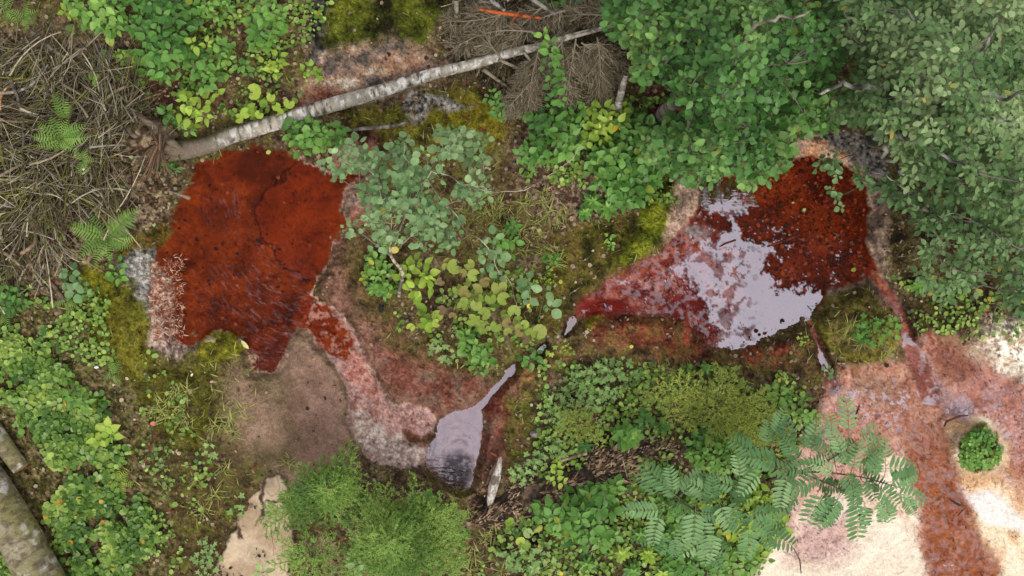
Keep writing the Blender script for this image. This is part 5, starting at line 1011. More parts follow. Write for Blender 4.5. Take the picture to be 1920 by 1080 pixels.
# rosettes
rosette('bushy rosette of deep green pointed leaves above the rotten trunk', 1178, 814, 13, 32, 260, 'mid', T_OVATE, tiers=4, h=.12)
for i, (x, y, n, L, p, l) in enumerate([(1080, 990, 10, 26, 'pale', 'pale rosette at the left foot of the broad light shrub'), (1130, 1010, 11, 28, 'pale', 'pale rosette below the broad light shrub'), (1200, 1000, 11, 26, 'mid', 'green rosette right of the broad light shrub'), (1215, 1035, 12, 28, 'lime', 'lime rosette near the bottom, largest of its kind'), (1165, 1035, 9, 22, 'lime', 'yellowish rosette left of the largest lime one'), (1185, 1068, 10, 24, 'mid', 'rosette cut by the bottom edge below the lime ones'), (1100, 1055, 10, 24, 'mid', 'rosette on open moss at the bottom'), (1240, 1070, 9, 22, 'lime', 'small lime rosette right at the bottom edge'), (1245, 885, 9, 26, 'deep', 'dark rosette left of the rowan on brown litter'), (1340, 732, 9, 26, 'alder_grey', 'bluish rosette inside the yellow spruce'), (1360, 825, 9, 28, 'deep', 'dark green rosette below the yellow spruce'), (1095, 835, 9, 22, 'deep', 'dark rosette among pale lobed leaves'), (1722, 536, 10, 22, 'mid', 'spiky green rosette on moss right of the stream'), (1110, 380, 11, 24, 'mid', 'spiky green rosette at the foot of the dark bramble'), (1138, 392, 11, 24, 'mid', 'spiky green rosette nearest the small litter slope'), (1095, 400, 10, 20, 'mid', 'smaller spiky rosette left of its two neighbours'), (1000, 1060, 8, 18, 'pale', 'small rosette on grass at the bottom middle'), (322, 232, 9, 18, 'mid', 'small spiky rosette by the fallen birch\'s foot'), (352, 178, 10, 20, 'mid', 'spiky rosette above the light green shoot'), (705, 540, 9, 20, 'mid', 'spiky rosette below the small leaved shrublet'), (320, 308, 8, 17, 'mid', 'spiky rosette at the top left corner of the red pool'), (1322, 690, 9, 18, 'mid', 'spiky rosette above the yellow spruce'), (1340, 990, 10, 22, 'lime', 'lime rosette under the left rowan')]):
    rosette(l, x, y, n, L, 270 + i, p, tiers=3, wid=1.3)
# round leaved coltsfoot, each leaf cluster a plant
def colt(label, pts, seed, pal='colt', T=T_COLT, group=None, tones=None, hs=(.05, .16), name='coltsfoot'):
    r = rsd(seed); pts = np.array(pts, float); cx, cy = pts[:, 0].mean(), pts[:, 1].mean(); root = plant_root(name, cx, cy, label, 'plant', group); b = np.array(root.location)
    n = len(pts); fo = MB(); h = b[2] + r.uniform(*hs, n); a = r.uniform(0, 6.283, n); d = sph(a, r.normal(0, .12, n)); L = U(pts[:, 2] * 2)
    p = P(pts[:, 0], pts[:, 1], h) - d * (L * .42)[:, None]; tn = r.random(n) if tones is None else np.array(tones)
    leaves(fo, T, p, d, np.tile([0, 0, 1.], (n, 1)) + r.normal(0, .15, (n, 3)), L, 1.05, pcol(pal, tn, r, jit=.08)); fo.build('foliage', M_MATTE_LEAF, root)
    st = MB(); connect(st, b[None], p + d * (L * .35)[:, None], r, .0025, (140, 120, 90), .1); st.build('stems', M_STEM, root)
colt('lime coltsfoot above the fallen birch with one large scalloped leaf', [(476, 172, 15), (474, 206, 13), (494, 194, 8), (460, 212, 10), (448, 222, 9), (486, 215, 8), (497, 222, 6), (476, 222, 7)], 301, 'lime')
colt('lime coltsfoot with small round leaves beside the grey crust', [(508, 182, 9), (542, 194, 10), (518, 200, 8), (524, 212, 9), (534, 210, 8), (512, 190, 5)], 302, 'lime')
colt('big pale coltsfoot leaf near the bottom middle', [(983, 1022, 12), (976, 1015, 9)], 303, 'lime')
colt('pair of small round yellow leaves on black soil', [(954, 980, 7), (958, 976, 6), (952, 985, 4)], 304, 'lime')
colt('round pale leaf left of the broad light shrub', [(990, 1000, 9), (985, 995, 6)], 305, 'pale')
colt('coltsfoot clump with holes at the patch\'s left end', [(789, 580, 12), (803, 600, 12), (820, 592, 11), (792, 606, 10), (806, 614, 10), (778, 558, 13), (818, 606, 8), (770, 614, 8)], 306, 'lime')
colt('coltsfoot clump with the largest yellow leaves in the middle of the patch', [(852, 500, 14), (880, 496, 10), (888, 516, 12), (868, 512, 8), (858, 542, 10), (892, 545, 13), (872, 548, 12), (908, 530, 9), (898, 560, 9), (880, 558, 9)], 307, tones=[.35, .4, .3, .6, .2, .5, .65, .7, .3, .4])
colt('coltsfoot clump of lime and tan leaves at the patch\'s upper right', [(936, 538, 15), (920, 560, 11), (944, 560, 12), (938, 552, 8), (926, 552, 9), (876, 530, 8), (912, 528, 8)], 308, tones=[.45, .1, .2, .7, .1, .1, .65])
colt('coltsfoot clump of lime leaves at the patch\'s lower middle', [(866, 574, 9), (880, 570, 9), (893, 572, 11), (884, 600, 11), (898, 602, 10), (908, 588, 12), (915, 585, 9), (905, 616, 10), (870, 565, 8)], 309, tones=[.0, .1, .4, .1, .2, .25, .1, .2, .1])
colt('coltsfoot clump at the patch\'s lower right with a brown leaf', [(930, 612, 11), (950, 606, 9), (948, 598, 9), (964, 584, 12), (972, 602, 10), (945, 588, 7), (952, 622, 8)], 310, tones=[.05, .75, .2, .25, .1, .2, .4])
colt('coltsfoot clump with a wide yellow leaf at the patch\'s far right end', [(986, 618, 9), (996, 625, 10), (1012, 622, 14), (974, 624, 8), (986, 636, 9), (972, 614, 7), (984, 608, 8)], 311, tones=[.1, .05, .42, .7, .9, .5, .2])
colt('two dull purple brown coltsfoot leaves left of the patch\'s middle', [(828, 582, 9), (846, 585, 9), (848, 592, 7)], 312, tones=[.95, 1, .85])
colt('small brown tinged coltsfoot at the patch\'s top left', [(840, 492, 9), (826, 528, 8), (835, 500, 7)], 313, tones=[.6, .85, .5])
colt('small pale clump of lobed leaves beneath the coltsfoot patch', [(810, 650, 8), (822, 655, 9), (816, 640, 8), (836, 650, 8), (830, 672, 10), (842, 678, 8), (826, 640, 7), (808, 662, 7), (850, 668, 6)], 314, 'pale', T_PALM)
colt('small round yellow leaves near the trickle\'s middle pool', [(1041, 651, 6), (1026, 662, 6), (1034, 665, 6)], 315, 'lime', T_PALM)
def palmpatch(label, poly, seed, size=17, pal='pale', step=13, hmax=.14, name='lobed_leaf_plant', T=T_PALM):
    return bush(name, label, 'plant', poly, T, size, pal, seed, hmax, .03, step, (2, 3), .22, 1., gap=.30, matl=M_MATTE_LEAF, jag=8)
palmpatch('large carpet of pale lobed leaves left of the small yellow spruce', [(1010, 760), (1040, 730), (1090, 695), (1150, 680), (1180, 730), (1150, 765), (1090, 780), (1060, 810), (1020, 790)], 320)
palmpatch('pale lobed leaves reaching down to the rotten trunk', [(960, 880), (1000, 850), (1040, 820), (1060, 850), (1020, 870), (990, 895), (965, 900)], 321)
palmpatch('pale lobed leaves along the left edge of the stone slab', [(360, 1040), (385, 1010), (412, 1015), (408, 1040), (385, 1080), (360, 1080)], 322)
palmpatch('pale lobed leaves on moss above the stone slab', [(285, 880), (310, 860), (325, 868), (300, 890)], 323)
palmpatch('small patch of pale lobed leaves at the brown mud edge', [(380, 845), (405, 838), (406, 856), (384, 858)], 324)
palmpatch('lobed leaf patch beside the slab\'s upper left', [(432, 950), (452, 925), (458, 945), (440, 962)], 325)
palmpatch('scattered lobed leaves on grass at the bottom middle', [(935, 1030), (1000, 1020), (1040, 1050), (990, 1075), (930, 1060)], 326)
palmpatch('leafy cushion growing on the mossy mound', [(1598, 606), (1640, 588), (1676, 600), (1682, 620), (1650, 640), (1612, 636)], 327, 16, 'mid', 12, .12)
palmpatch('lime seedling on the bank above the mossy mound\'s left', [(1498, 630), (1518, 626), (1520, 645), (1502, 650)], 328, 10, 'lime', 8, .1)
palmpatch('lobed leaf patch near the mud flow\'s left bank', [(1540, 690), (1585, 690), (1580, 705), (1545, 702)], 329, 12, 'alder_grey', 10, .08)
palmpatch('pale leafy carpet under the yellow spruce', [(1100, 690), (1170, 670), (1200, 700), (1190, 740), (1150, 730)], 330)
palmpatch('thin lobed leaves by the trickle near the red tip', [(1040, 640), (1070, 640), (1080, 665), (1050, 670)], 331, 10, 'lime', 12, .06)
palmpatch('lime small leaves dotting the litter right of the coltsfoot', [(985, 500), (1040, 500), (1040, 535), (1000, 540)], 332, 9, 'lime', 12, .05)
# ferns
fern('large pale green fern over the brush pile', 140, 268, [(150, 50), (120, 45), (175, 52), (200, 48), (230, 36), (20, 62), (-5, 68), (-35, 50), (60, 42), (90, 40), (255, 30), (-70, 28)], 401, h=.16, lift=.2)
fern('upright fern frond above the large pale fern', 150, 232, [(110, 52), (95, 40), (70, 30), (130, 32)], 402, h=.16, lift=.2)
fern('large fern with wide fronds beside the left red pool', 208, 448, [(155, 78), (185, 52), (205, 66), (115, 58), (50, 72), (32, 98), (5, 72), (-15, 62), (-75, 48), (-105, 58), (-40, 40), (140, 48)], 403, h=.14)
fern('small fern between the brush pile and the red pool', 178, 308, [(60, 26), (130, 24), (10, 28), (-60, 30), (-90, 32)], 404, h=.16, lift=.2)
fern('small fern in the top left corner', 18, 22, [(200, 34), (120, 30), (60, 30), (-40, 36), (-80, 30)], 405)
fern('lime fern below the top left corner', 52, 36, [(60, 34), (10, 36), (-30, 34), (-70, 32), (150, 30), (200, 28)], 406)
fern('single small fern hanging below the upper bramble patch', 138, 48, [(-100, 26), (-70, 24)], 407)
fern('small fern tucked under the dense dark bramble', 172, 44, [(-30, 30), (-80, 28), (210, 26)], 408)
fern('small fern right of the narrow lime bramble', 425, 100, [(-10, 28), (30, 24), (-50, 24)], 409)
fern('tiny fern below the bluish bramble', 400, 140, [(-90, 22), (-40, 26), (200, 20)], 410)
fern('small fern at the edge of the ground leaves', 130, 565, [(200, 26), (-20, 28), (60, 22), (-60, 26)], 411)
fern('fern at the far left edge amid ground leaves', 15, 590, [(90, 24), (0, 30), (-60, 32), (-120, 24)], 412)
fern('pale fern on the mossy bank at left', 220, 700, [(60, 34), (110, 28), (-60, 28), (200, 26)], 413)
fern('lime fern standing in the ground leaves', 230, 900, [(60, 34), (120, 26), (0, 32), (-60, 30), (200, 26), (90, 28)], 414, 'lime')
fern('small fern in the bottom left ground leaves', 155, 1070, [(60, 24), (120, 24), (10, 24)], 415)
fern('small fern left of the root plate', 197, 162, [(40, 18), (120, 16), (-60, 16)], 416, h=.16, lift=.2)
fern('thin fern by the foot of the fallen birch', 345, 175, [(80, 20), (30, 20), (-60, 22)], 417)
# conifers
r = rsd(71)
def around(cx, cy, pts, h0, h1, apexh):
    out = []
    for (x, y) in pts:
        dd = math.hypot(x - cx, y - cy); out.append((x, y, h0 + (h1 - h0) * max(0, 1 - dd / 200) + r.uniform(-.05, .05), min(apexh * .95, h0 + (apexh - h0) * max(.05, 1 - dd / 210))))
    return out
SP = [(820, 1000), (850, 960), (870, 1040), (830, 1075), (780, 1100), (720, 1110), (640, 1110), (570, 1090), (520, 1050), (505, 1005), (500, 960), (535, 930), (560, 880), (600, 860), (640, 850), (660, 835), (700, 870), (740, 880), (780, 905), (810, 930), (745, 950), (760, 1010), (700, 1040), (620, 1020), (590, 960), (640, 920), (700, 920), (560, 1000), (660, 1060), (780, 960), (610, 905), (570, 920), (545, 970), (590, 1050), (820, 1040), (750, 1060), (680, 890), (730, 985), (640, 980), (685, 1000), (860, 1000), (620, 880), (530, 1080), (690, 960), (720, 910), (800, 985)]
SPA = [(x, y) for x, y in SP if x > 640 and y > 900] + [(r.uniform(640, 870), r.uniform(930, 1100)) for _ in range(52)]
SPB = [(x, y) for x, y in SP if x < 700 and y < 985] + [(500, 990), (560, 990), (610, 985), (650, 950)] + [(r.uniform(540, 690), r.uniform(860, 960)) for _ in range(24)]
SPD = [(520, 1010), (510, 1060), (540, 1100), (600, 1110), (640, 1080), (650, 1030), (620, 1000), (570, 985), (540, 1040), (600, 1050)]
conifer('spruce', 'largest bright green spruce at the bottom edge, right of the stone slab', 735, 1010, (735, 1010, .9), around(735, 1010, SPA, .2, .6, .9), 501, 'spruce', 1.25, .019, .16)
conifer('spruce', 'upper young spruce leaning over the pale channel crust', 615, 915, (615, 915, .7), around(615, 915, SPB, .2, .5, .7), 505, 'spruce', 1.25, .019, .15)
conifer('spruce', 'small spruce touching the stone slab at the bottom edge', 585, 1045, (585, 1045, .6), around(585, 1045, SPD, .2, .45, .6), 506, 'spruce', 1.2, .019, .14)
YS1 = [(1215, 745), (1235, 720), (1270, 705), (1310, 700), (1350, 690), (1375, 690), (1400, 715), (1440, 740), (1470, 780), (1480, 820), (1440, 830), (1400, 810), (1380, 850), (1330, 830), (1290, 800), (1250, 780), (1340, 750), (1310, 770), (1420, 790), (1290, 740), (1375, 760), (1450, 855), (1350, 800), (1400, 760)]
conifer('conifer_sapling', 'wide yellow green conifer left of the mud flow', 1345, 768, (1345, 768, .5), around(1345, 768, YS1, .15, .32, .5), 502, 'yspruce', 1.05, .021, .15)
YS2 = [(1050, 770), (1080, 755), (1110, 770), (1120, 800), (1100, 825), (1065, 830), (1040, 810), (1130, 830), (1085, 790), (1060, 790)]
conifer('conifer_sapling', 'small yellow green conifer among the pale lobed leaves', 1085, 795, (1085, 795, .3), around(1085, 795, YS2, .08, .2, .3), 503, 'yspruce', 1.0, .02, .12)
conifer('conifer_sapling', 'tiny conifer sprig at the top left of the brown mud slope', 470, 860, (470, 860, .1), [], 504) if 0 else None
# rowans
r = rsd(72)
LV1 = [(1640, 895, 1.0, 80, 60), (1580, 880, 1.0, -70, 60), (1610, 905, 1.0, 0, 65), (1545, 870, .95, 60, 60), (1530, 930, .9, -40, 60), (1480, 890, .9, -140, 60), (1500, 850, .9, 60, 60), (1600, 860, 1.0, 170, 60), (1530, 900, .9, -60, 60), (1600, 870, 1.0, -10, 60), (1565, 905, .95, -20, 60), (1620, 890, .95, -60, 60), (1560, 870, .95, 30, 60), (1515, 880, .9, 40, 60), (1590, 905, .95, -50, 60), (1560, 830, 1.0, 110, 60), (1590, 820, 1.0, 70, 65), (1600, 850, 1.05, 30, 65), (1560, 850, 1.0, 150, 60), (1540, 865, 1.0, 180, 60), (1620, 870, 1.05, 50, 75), (1650, 880, 1.05, 20, 75), (1660, 905, 1.05, 0, 80), (1670, 925, 1.0, -20, 75), (1640, 930, 1.0, -60, 75), (1610, 930, 1.0, -85, 80), (1580, 925, 1.0, -110, 75), (1550, 920, 1.0, -130, 75), (1530, 910, .95, -160, 70), (1510, 890, .95, 160, 70), (1500, 870, .95, 130, 65), (1480, 850, .9, 100, 65), (1470, 870, .9, 160, 70), (1500, 920, .9, -110, 70), (1600, 890, 1.1, 100, 60), (1630, 900, 1.1, 60, 60), (1570, 890, 1.1, 140, 60), (1580, 860, 1.1, 85, 60), (1640, 910, 1.1, -40, 65), (1600, 905, 1.1, -100, 65), (1550, 890, 1.05, -150, 60), (1440, 840, .85, 90, 60), (1425, 860, .85, 150, 62), (1430, 880, .85, -120, 60), (1660, 870, 1.0, 60, 50), (1520, 850, .95, 80, 60), (1610, 830, 1.0, 30, 55), (1570, 935, .95, -90, 60), (1680, 900, .95, 30, 50), (1690, 930, .95, -60, 55), (1535, 940, .9, -70, 55), (1450, 820, .85, 60, 55), (1405, 850, .8, 120, 50), (1620, 940, .95, -75, 65), (1660, 935, .95, -75, 60)]
rowan('rowan sapling whose feathery leaves spread over the pink mud flow', (1440, 900), (1500, 885, .85), LV1, 601, [[(1550, 885, .95), (1620, 895, 1.0), (1690, 915, .95)], [(1560, 860, 1.0), (1600, 830, 1.0)], [(1560, 910, .95), (1600, 930, .95)], [(1460, 860, .85), (1440, 840, .85)]])
LV2 = [(1270, 930, .7, a, L) for a, L in ((100, 62), (140, 70), (60, 60), (175, 70), (20, 60))] + [(1300, 960, .75, a, L) for a, L in ((-60, 65), (-100, 70), (-140, 60), (0, 60))] + [(1240, 950, .65, a, 58) for a in (120, 170, -150, -110)] + [(1350, 940, .75, a, 65) for a in (80, 30, -20, -70, 130)] + [(1400, 960, .75, a, 65) for a in (60, 10, -40, -90)] + [(1320, 1000, .65, a, 62) for a in (-40, -90, -130, 180)] + [(1430, 1000, .7, a, 62) for a in (20, -30, -70, 70)] + [(1260, 1000, .55, a, 52) for a in (200, -120, -80)] + [(1380, 910, .7, a, 60) for a in (100, 60, 150)] + [(1330, 1030, .5, a, 50) for a in (-100, -50)]
LV2 = [(x + r.normal(0, 9), y + r.normal(0, 9), h + r.normal(0, .06), a + r.normal(0, 9), L) for x, y, h, a, L in LV2]
rowan('lower left rowan sapling with pale feathery leaves over green shrubs', (1335, 985), (1335, 965, .6), LV2, 602, [[(1300, 955, .65), (1265, 935, .65), (1235, 950, .6)], [(1370, 950, .7), (1405, 965, .7), (1440, 1000, .65)], [(1320, 1000, .6), (1325, 1030, .5)], [(1365, 925, .65)]], )
# grass tufts, three shapes copied
protos = []
for k in range(3):
    root = empty('grass_tuft', (0, 0, 0)); grass_mesh((0, 0, 0), 30, 25, 700 + k, spread=.016, wid=.65).build('blades', M_LEAF, root); protos.append(root)
spots = {
 'grass tufts on the litter between sapling and right pool': ('yellowish grass tuft growing in the centre, right of the slender sapling', [(1018, 362), (1028, 400), (1012, 440), (945, 400), (925, 412), (895, 380), (930, 380), (905, 400), (960, 415), (1020, 380), (1035, 470), (1045, 420), (940, 445), (980, 470), (1015, 475), (950, 520), (975, 440), (1040, 490), (1060, 400), (985, 380), (915, 365), (870, 400), (1005, 420)]),
 'grass tufts below the ground leaves': ('thin dry grass tuft on the moss left of the brown mud flat', [(330, 740), (350, 735), (300, 770), (340, 770), (400, 800), (430, 790), (450, 770), (390, 830), (370, 900), (420, 880), (400, 930), (380, 960), (300, 760), (320, 780), (440, 810), (350, 790), (540, 868)]),
 'grass tufts at the bottom': ('green grass tuft near the bottom edge between spruce and rosettes', [(890, 1040), (910, 1010), (880, 1070), (940, 1070), (860, 925), (850, 940), (870, 1005), (880, 960), (1010, 1070), (1040, 1075), (1070, 1060), (905, 1060), (930, 1000), (1060, 1020), (845, 1055)]),
 'grass tufts at the yellow conifers': ('spiky grass tuft beside the yellow green conifers', [(1200, 745), (1060, 740), (1230, 690), (1190, 905), (1185, 880), (1115, 860), (1250, 690), (1090, 720), (1290, 690)]),
 'grass tufts on the mossy mound': ('fine grass tuft on the mossy mound', [(1600, 625), (1612, 640), (1598, 610), (1660, 660)]),
}
r = rsd(73); first = [True] * 3
for grp, (lab, pts) in spots.items():
    for i, (x, y) in enumerate(pts):
        k = i % 3; src = protos[k]
        if first[k]: o = src; first[k] = False
        else:
            o = src.copy(); COL.objects.link(o)
            for ch in src.children: c_ = ch.copy(); COL.objects.link(c_); c_.parent = o
        o.location = P(x, y, z1(x, y)).tolist(); o.rotation_euler = (0, 0, r.uniform(0, 6.28)); s = r.uniform(.7, 1.15); o.scale = (s, s, s); tag(o, lab, 'grass', grp)
# loose leaves
for i, (x, y, L, wd, c, a, lab) in enumerate([(452, 638, 22, .55, (206, 206, 140), -50, 'long pale yellow leaf floating at the red pool\'s lower edge'), (499, 288, 10, 1.2, (190, 190, 90), 30, 'round yellow leaf on the red water beneath the birch'), (588, 538, 7, 1.2, (176, 158, 70), 20, 'small olive leaf at the right shore of the left pool'), (288, 426, 9, 1, (170, 190, 120), 80, 'small pale green leaf on dark soil by the large fern'), (281, 795, 12, 1, (212, 120, 104), 10, 'small pink leaf on the moss beside the ground leaves'), (158, 926, 10, 1.2, (216, 140, 50), 10, 'orange leaf among the ground leaves'), (944, 522, 11, 1.2, (208, 176, 110), -60, 'cream dry leaf above the coltsfoot patch'), (720, 555, 15, 1.2, (176, 190, 70), 10, 'lime leaf lying on the mud above the black lump'), (1052, 533, 9, 1.2, (190, 184, 80), 100, 'small yellow leaf on moss left of the right pool'), (358, 706, 7, .9, (224, 222, 170), 60, 'tiny cream leaf on the olive moss below the left pool'), (176, 689, 9, .8, (226, 228, 226), 0, 'tiny white leaf on the ground at left'), (1725, 565, 6, 1, (214, 170, 140), 0, 'tiny pinkish leaf on moss by the stream'), (1484, 380, 6, 1, (170, 170, 80), 0, 'tiny yellow leaf floating on the right pool'), (1180, 650, 8, 1.3, (196, 196, 90), 0, 'small lime leaf on red mud below the red tip'), (1595, 508, 12, 1., (130, 140, 60), 20, 'olive leaf floating near the pool\'s outlet'), (1505, 396, 8, 1.1, (160, 190, 110), 40, 'small green leaf floating beside the hanging twig')]):
    m_ = MB(); leaves(m_, T_ELLIP, P(x, y, z1(x, y) + (.10 if 0 else .0) + .012)[None] , sph(np.array([R(a)]), np.array([.05])), np.array([[0, 0, 1.]]), U(L), wd, C(*c)); 
    zz = max(z1(x, y), ZL if poolL[np.searchsorted(ys, y), np.searchsorted(xs, x)] < 6 else (ZR if poolR[np.searchsorted(ys, y), np.searchsorted(xs, x)] < 6 else -9)) + .006
    o = m_.build('fallen_leaf', M_LITTER); recenter(o, P(x, y, z1(x, y) + .012)); o.location = P(x, y, zz + .01).tolist(); tag(o, lab, 'leaf')
# twigs of leaves hanging over the right pool
bush('willow_shoot', 'small leafy willow shoot hanging over the right pool\'s upper shore', 'plant', [(1525, 290), (1570, 285), (1590, 330), (1560, 335), (1530, 315)], T_ROUND, 14, 'alder_grey', 801, .5, .4, 15, base=(1600, 290), jag=4)
bush('willow_shoot', 'tiny leafy twig hanging over the middle of the right pool', 'plant', [(1548, 345), (1562, 352), (1582, 385), (1590, 393), (1572, 392), (1550, 360)], T_ROUND, 13, 'alder_grey', 802, .45, .35, 12, base=(1618, 345), jag=2)
bush('moss_shrub', 'yellow green moss tuft on the small round islet in the mud', 'plant', circ(1838, 846, 34, 38), T_SMALL, 9, 'mid', 803, .12, .03, 5, gap=.28, jag=14, gscale=22)
# ------------------------------------------------------------------ stuff
def scatter(n, r, x0=-70, x1=1990, y0=-70, y1=1150): return r.uniform(x0, x1, n), r.uniform(y0, y1, n)
r = rsd(900)
CP = [(-60, 600), (40, 590), (95, 645), (150, 700), (200, 735), (225, 790), (245, 850), (240, 900), (270, 950), (300, 1000), (305, 1110), (120, 1110), (90, 1040), (60, 960), (100, 890), (70, 820), (20, 780), (-60, 760)]
x, y = scatter(42000, r, -60, 380, 570, 1110); d = sdf(CP, x, y, 400) + (fbm(x, y, 45, 3, 901) - .5) * 90; m = (d < -8) & (r.random(len(x)) < .35 + .65 * ss(0, -50, d)) & (fbm(x, y, 26, 3, 902) > .39) & (fbm(x, y, 90, 2, 904) > .22); x, y = x[m][:12000], y[m][:12000]
fo = MB(); n = len(x); tn = np.clip(fbm(x, y, 50, 2, 903) * 1.4 - .25 + r.normal(0, .22, n), 0, 1); cc = pcol('cover', tn, r, jit=.15)
odd = r.random(n) < .004; cc[odd] = C(200, 150, 50); odd = r.random(n) < .05; cc[odd] = C(150, 176, 110)
leaves(fo, T_SMALL, P(x, y, zat(x, y) + r.uniform(.005, .05, n)), sph(r.uniform(0, 6.28, n), r.normal(.05, .35, n)), np.tile([0, 0, 1.], (n, 1)) + r.normal(0, .3, (n, 3)), U(11) * r.uniform(.5, 1.3, n), r.uniform(.8, 1.15, n), cc)
tag(fo.build('ground_cover', M_LEAF), 'carpet of small round bright green ground leaves in the lower left', 'ground cover', None, 'stuff')
# sparse small leaves over the rest
areas = [([(-60, 70), (90, 90), (190, 100), (260, 150), (300, 200), (240, 330), (230, 400), (130, 420), (80, 540), (-60, 560)], 500), ([(-60, 960), (60, 990), (80, 1110), (-60, 1110)], 900), ([(60, 560), (200, 540), (220, 700), (110, 660)], 420), ([(380, 0), (620, 0), (560, 190), (440, 240), (330, 180)], 700), ([(190, 100), (270, 100), (270, 160), (200, 160)], 900), ([(800, 560), (980, 500), (1020, 640), (900, 700), (800, 640)], 500), ([(1010, 680), (1500, 690), (1530, 800), (1300, 1100), (880, 1100), (1000, 900)], 4200), ([(1160, 180), (1260, 180), (1270, 380), (1130, 400), (980, 330)], 1200), ([(700, 450), (760, 450), (750, 620), (680, 520)], 400), ([(1660, 520), (1960, 560), (1900, 640), (1720, 620)], 350), ([(280, 640), (420, 850), (330, 1090), (250, 900)], 260)]
fo = MB()
for k, (pl, n) in enumerate(areas):
    pl = np.array(pl, float); x, y = scatter(n * 4, r, pl[:, 0].min(), pl[:, 0].max(), pl[:, 1].min(), pl[:, 1].max()); d = sdf(pl, x, y, 400); m = (d < 0) & (fbm(x, y, 30, 3, 905 + k) > .47); x, y = x[m][:n], y[m][:n]; n = len(x)
    leaves(fo, T_SMALL, P(x, y, zat(x, y) + r.uniform(.005, .05, n)), sph(r.uniform(0, 6.28, n), r.normal(.1, .35, n)), np.tile([0, 0, 1.], (n, 1)) + r.normal(0, .3, (n, 3)), U(9) * r.uniform(.5, 1.3, n), r.uniform(.6, 1.1, n), pcol('cover', np.clip(r.normal(.6, .3, n), 0, 1), r, jit=.2))
tag(fo.build('undergrowth', M_LEAF), 'scattered tiny green leaves on the forest floor', 'ground cover', None, 'stuff')
# dry leaf litter
water_any = np.minimum.reduce([poolL, poolR, poolC, stR, stL, sl])
x, y = scatter(70000, r); L_ = fat(litter, x, y); wa = fat(water_any, x, y); m = (r.random(len(x)) < L_ * .75) & (wa > 3); x, y = x[m], y[m]; n = len(x)
cs = np.array([C(*c) for c in [(96, 70, 52), (132, 104, 78), (74, 54, 42), (156, 134, 108), (110, 66, 46), (176, 158, 134), (88, 80, 66)]]); cc = cs[r.integers(0, len(cs), n)] * r.uniform(.6, 1.2, (n, 1))
m_ = MB(); leaves(m_, T_SMALL, P(x, y, zat(x, y) + r.uniform(.001, .012, n)), sph(r.uniform(0, 6.28, n), r.normal(0, .35, n)), np.tile([0, 0, 1.], (n, 1)) + r.normal(0, .4, (n, 3)), U(7.5) * r.uniform(.4, 1.3, n), r.uniform(.35, 1.1, n), cc)
tag(m_.build('leaf_litter', M_LITTER), 'dry brown leaf litter and wood chips on the ground', 'leaf litter', None, 'stuff')
# chips on the rotten trunk
TR = [(905, 972, 20), (960, 952, 38), (1030, 920, 42), (1090, 900, 40), (1150, 872, 38), (1215, 850, 30), (1260, 838, 18)]
x, y = scatter(9000, r, 880, 1300, 800, 1020); hwd = dline(TR, x, y); m = (hwd < 4) & (fbm(x, y, 30, 4, 971) > .45); x, y, hwd = x[m], y[m], hwd[m]; n = len(x)
cs = np.array([C(*c) for c in [(150, 124, 96), (110, 86, 66), (176, 154, 124), (70, 54, 44), (52, 42, 36)]])
m_ = MB(); leaves(m_, T_BLADE, P(x, y, np.maximum(zat(x, y), 0) * .5 + .078 * np.sqrt(np.clip(-hwd / 36, 0, 1)) + .004), sph(r.normal(.4, .5, n), r.uniform(-.1, .25, n)), np.tile([0, 0, 1.], (n, 1)) + .01, U(13) * r.uniform(.4, 1.4, n), r.uniform(1.2, 3, n), cs[r.integers(0, 5, n)] * r.uniform(.7, 1.2, (n, 1)))
tag(m_.build('wood_chips', M_LITTER), 'tan splinters and chips covering the rotten trunk', 'wood chips', None, 'stuff')
# moss fronds
x, y = scatter(240000, r); mo = fat(mossm, x, y); wa = fat(water_any, x, y); m = (r.random(len(x)) < mo * .8) & (wa > 1); x, y = x[m], y[m]; n = len(x)
gcol = fat(col[..., 0], x, y), fat(col[..., 1], x, y), fat(col[..., 2], x, y); gc = np.stack(gcol, -1) * r.uniform(.75, 1.6, (n, 1)) * np.array([1.02, 1.04, .8])
m_ = MB(); leaves(m_, T_NEEDLE, P(x, y, zat(x, y)), sph(r.uniform(0, 6.28, n), r.uniform(.2, 1.2, n)), np.tile([0, 0, 1.], (n, 1)) + r.normal(0, .4, (n, 3)), U(4.2) * r.uniform(.5, 1.3, n), 2.6, gc)
tag(m_.build('moss_cover', M_MOSS), 'yellow green moss covering the wet ground', 'moss', None, 'stuff')
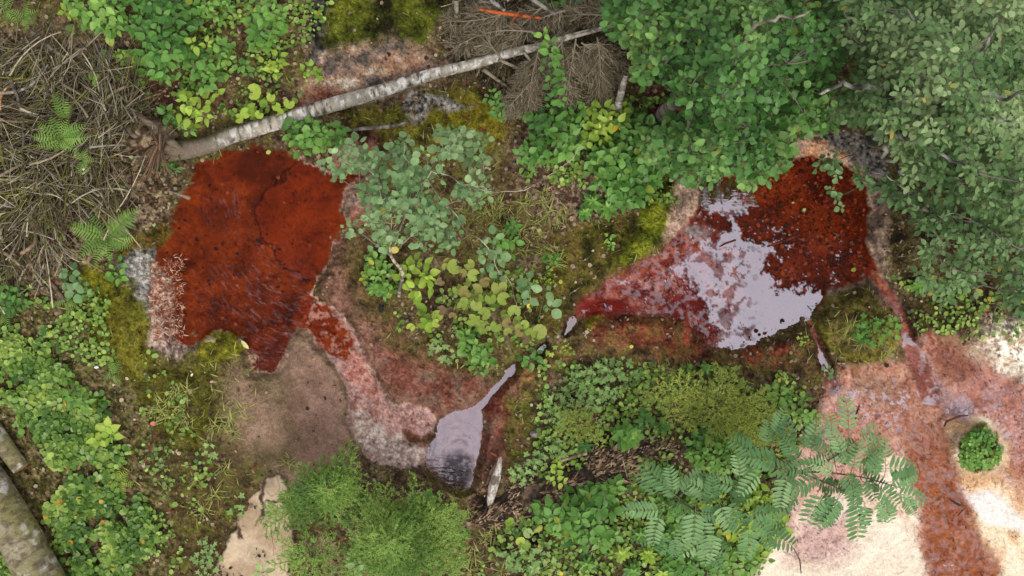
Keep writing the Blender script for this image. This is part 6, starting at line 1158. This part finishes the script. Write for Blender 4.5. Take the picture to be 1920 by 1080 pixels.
# thin grass blades
x, y = scatter(90000, r); big2 = fbm(x, y, 70, 3, 951); wa = fat(water_any, x, y); sel = (fat(mossm, x, y) * .6 + .1) * ss(.45, .6, big2) * (fat(fan, x, y) > 0) * (wa > 4) * ss(.25, .4, fat(mossm, x, y) + fat(litter, x, y)); m = r.random(len(x)) < sel * .35; x, y = x[m], y[m]; n = len(x)
m_ = MB(); leaves(m_, T_BLADE, P(x, y, zat(x, y)), sph(r.uniform(0, 6.28, n), r.uniform(.1, .9, n)), np.tile([0, 0, 1.], (n, 1)) + .01, U(16) * r.uniform(.4, 1.3, n), .9, pcol('grass', r.random(n), r))
tag(m_.build('thin_grass', M_LEAF), 'thin pale grass blades in the moss', 'grass', None, 'stuff')
# curled crust flakes along the left pool
x, y = scatter(900, r, 278, 345, 480, 655); cs = np.array([C(*c) for c in [(176, 134, 112), (140, 84, 58), (196, 168, 148), (110, 46, 24)]]); d = sdf([(285, 490), (345, 485), (348, 600), (340, 650), (285, 640), (278, 560)], x, y); m = (d + (fbm(x, y, 20, 3, 961) - .5) * 40 < 0); x, y = x[m], y[m]; n = len(x)
m_ = MB(); leaves(m_, T_BLADE, P(x, y, np.maximum(zat(x, y), ZL - .002) + .002), sph(r.uniform(0, 6.28, n), r.uniform(0, .3, n)), np.tile([0, 0, 1.], (n, 1)) + .01, U(9) * r.uniform(.4, 1.3, n), 1.8, cs[r.integers(0, 4, n)])
tag(m_.build('crust_flakes', M_LITTER), 'curled pale flakes on the left shore of the red pool', 'flakes', None, 'stuff')
# sunken leaves on the beds
x, y = scatter(16000, r, 280, 1660, 270, 700); m = ((fat(poolR, x, y) < -6) & (x > 1380) & (r.random(len(x)) < .55)) | ((fat(poolL, x, y) < -8) & (r.random(len(x)) < .05)); x, y = x[m], y[m]; n = len(x)
cs = np.array([C(*c) for c in [(60, 16, 8), (96, 30, 14), (140, 62, 36), (44, 14, 8), (110, 34, 14)]])
m_ = MB(); leaves(m_, T_SMALL, P(x, y, zat(x, y) + .004), sph(r.uniform(0, 6.28, n), r.normal(0, .15, n)), np.tile([0, 0, 1.], (n, 1)) + r.normal(0, .15, (n, 3)), U(8) * r.uniform(.4, 1.3, n), r.uniform(.3, 1, n), cs[r.integers(0, 5, n)])
tag(m_.build('sunken_leaves', M_LITTER), 'dark sunken leaves on the beds of the red pools', 'leaf litter', None, 'stuff')
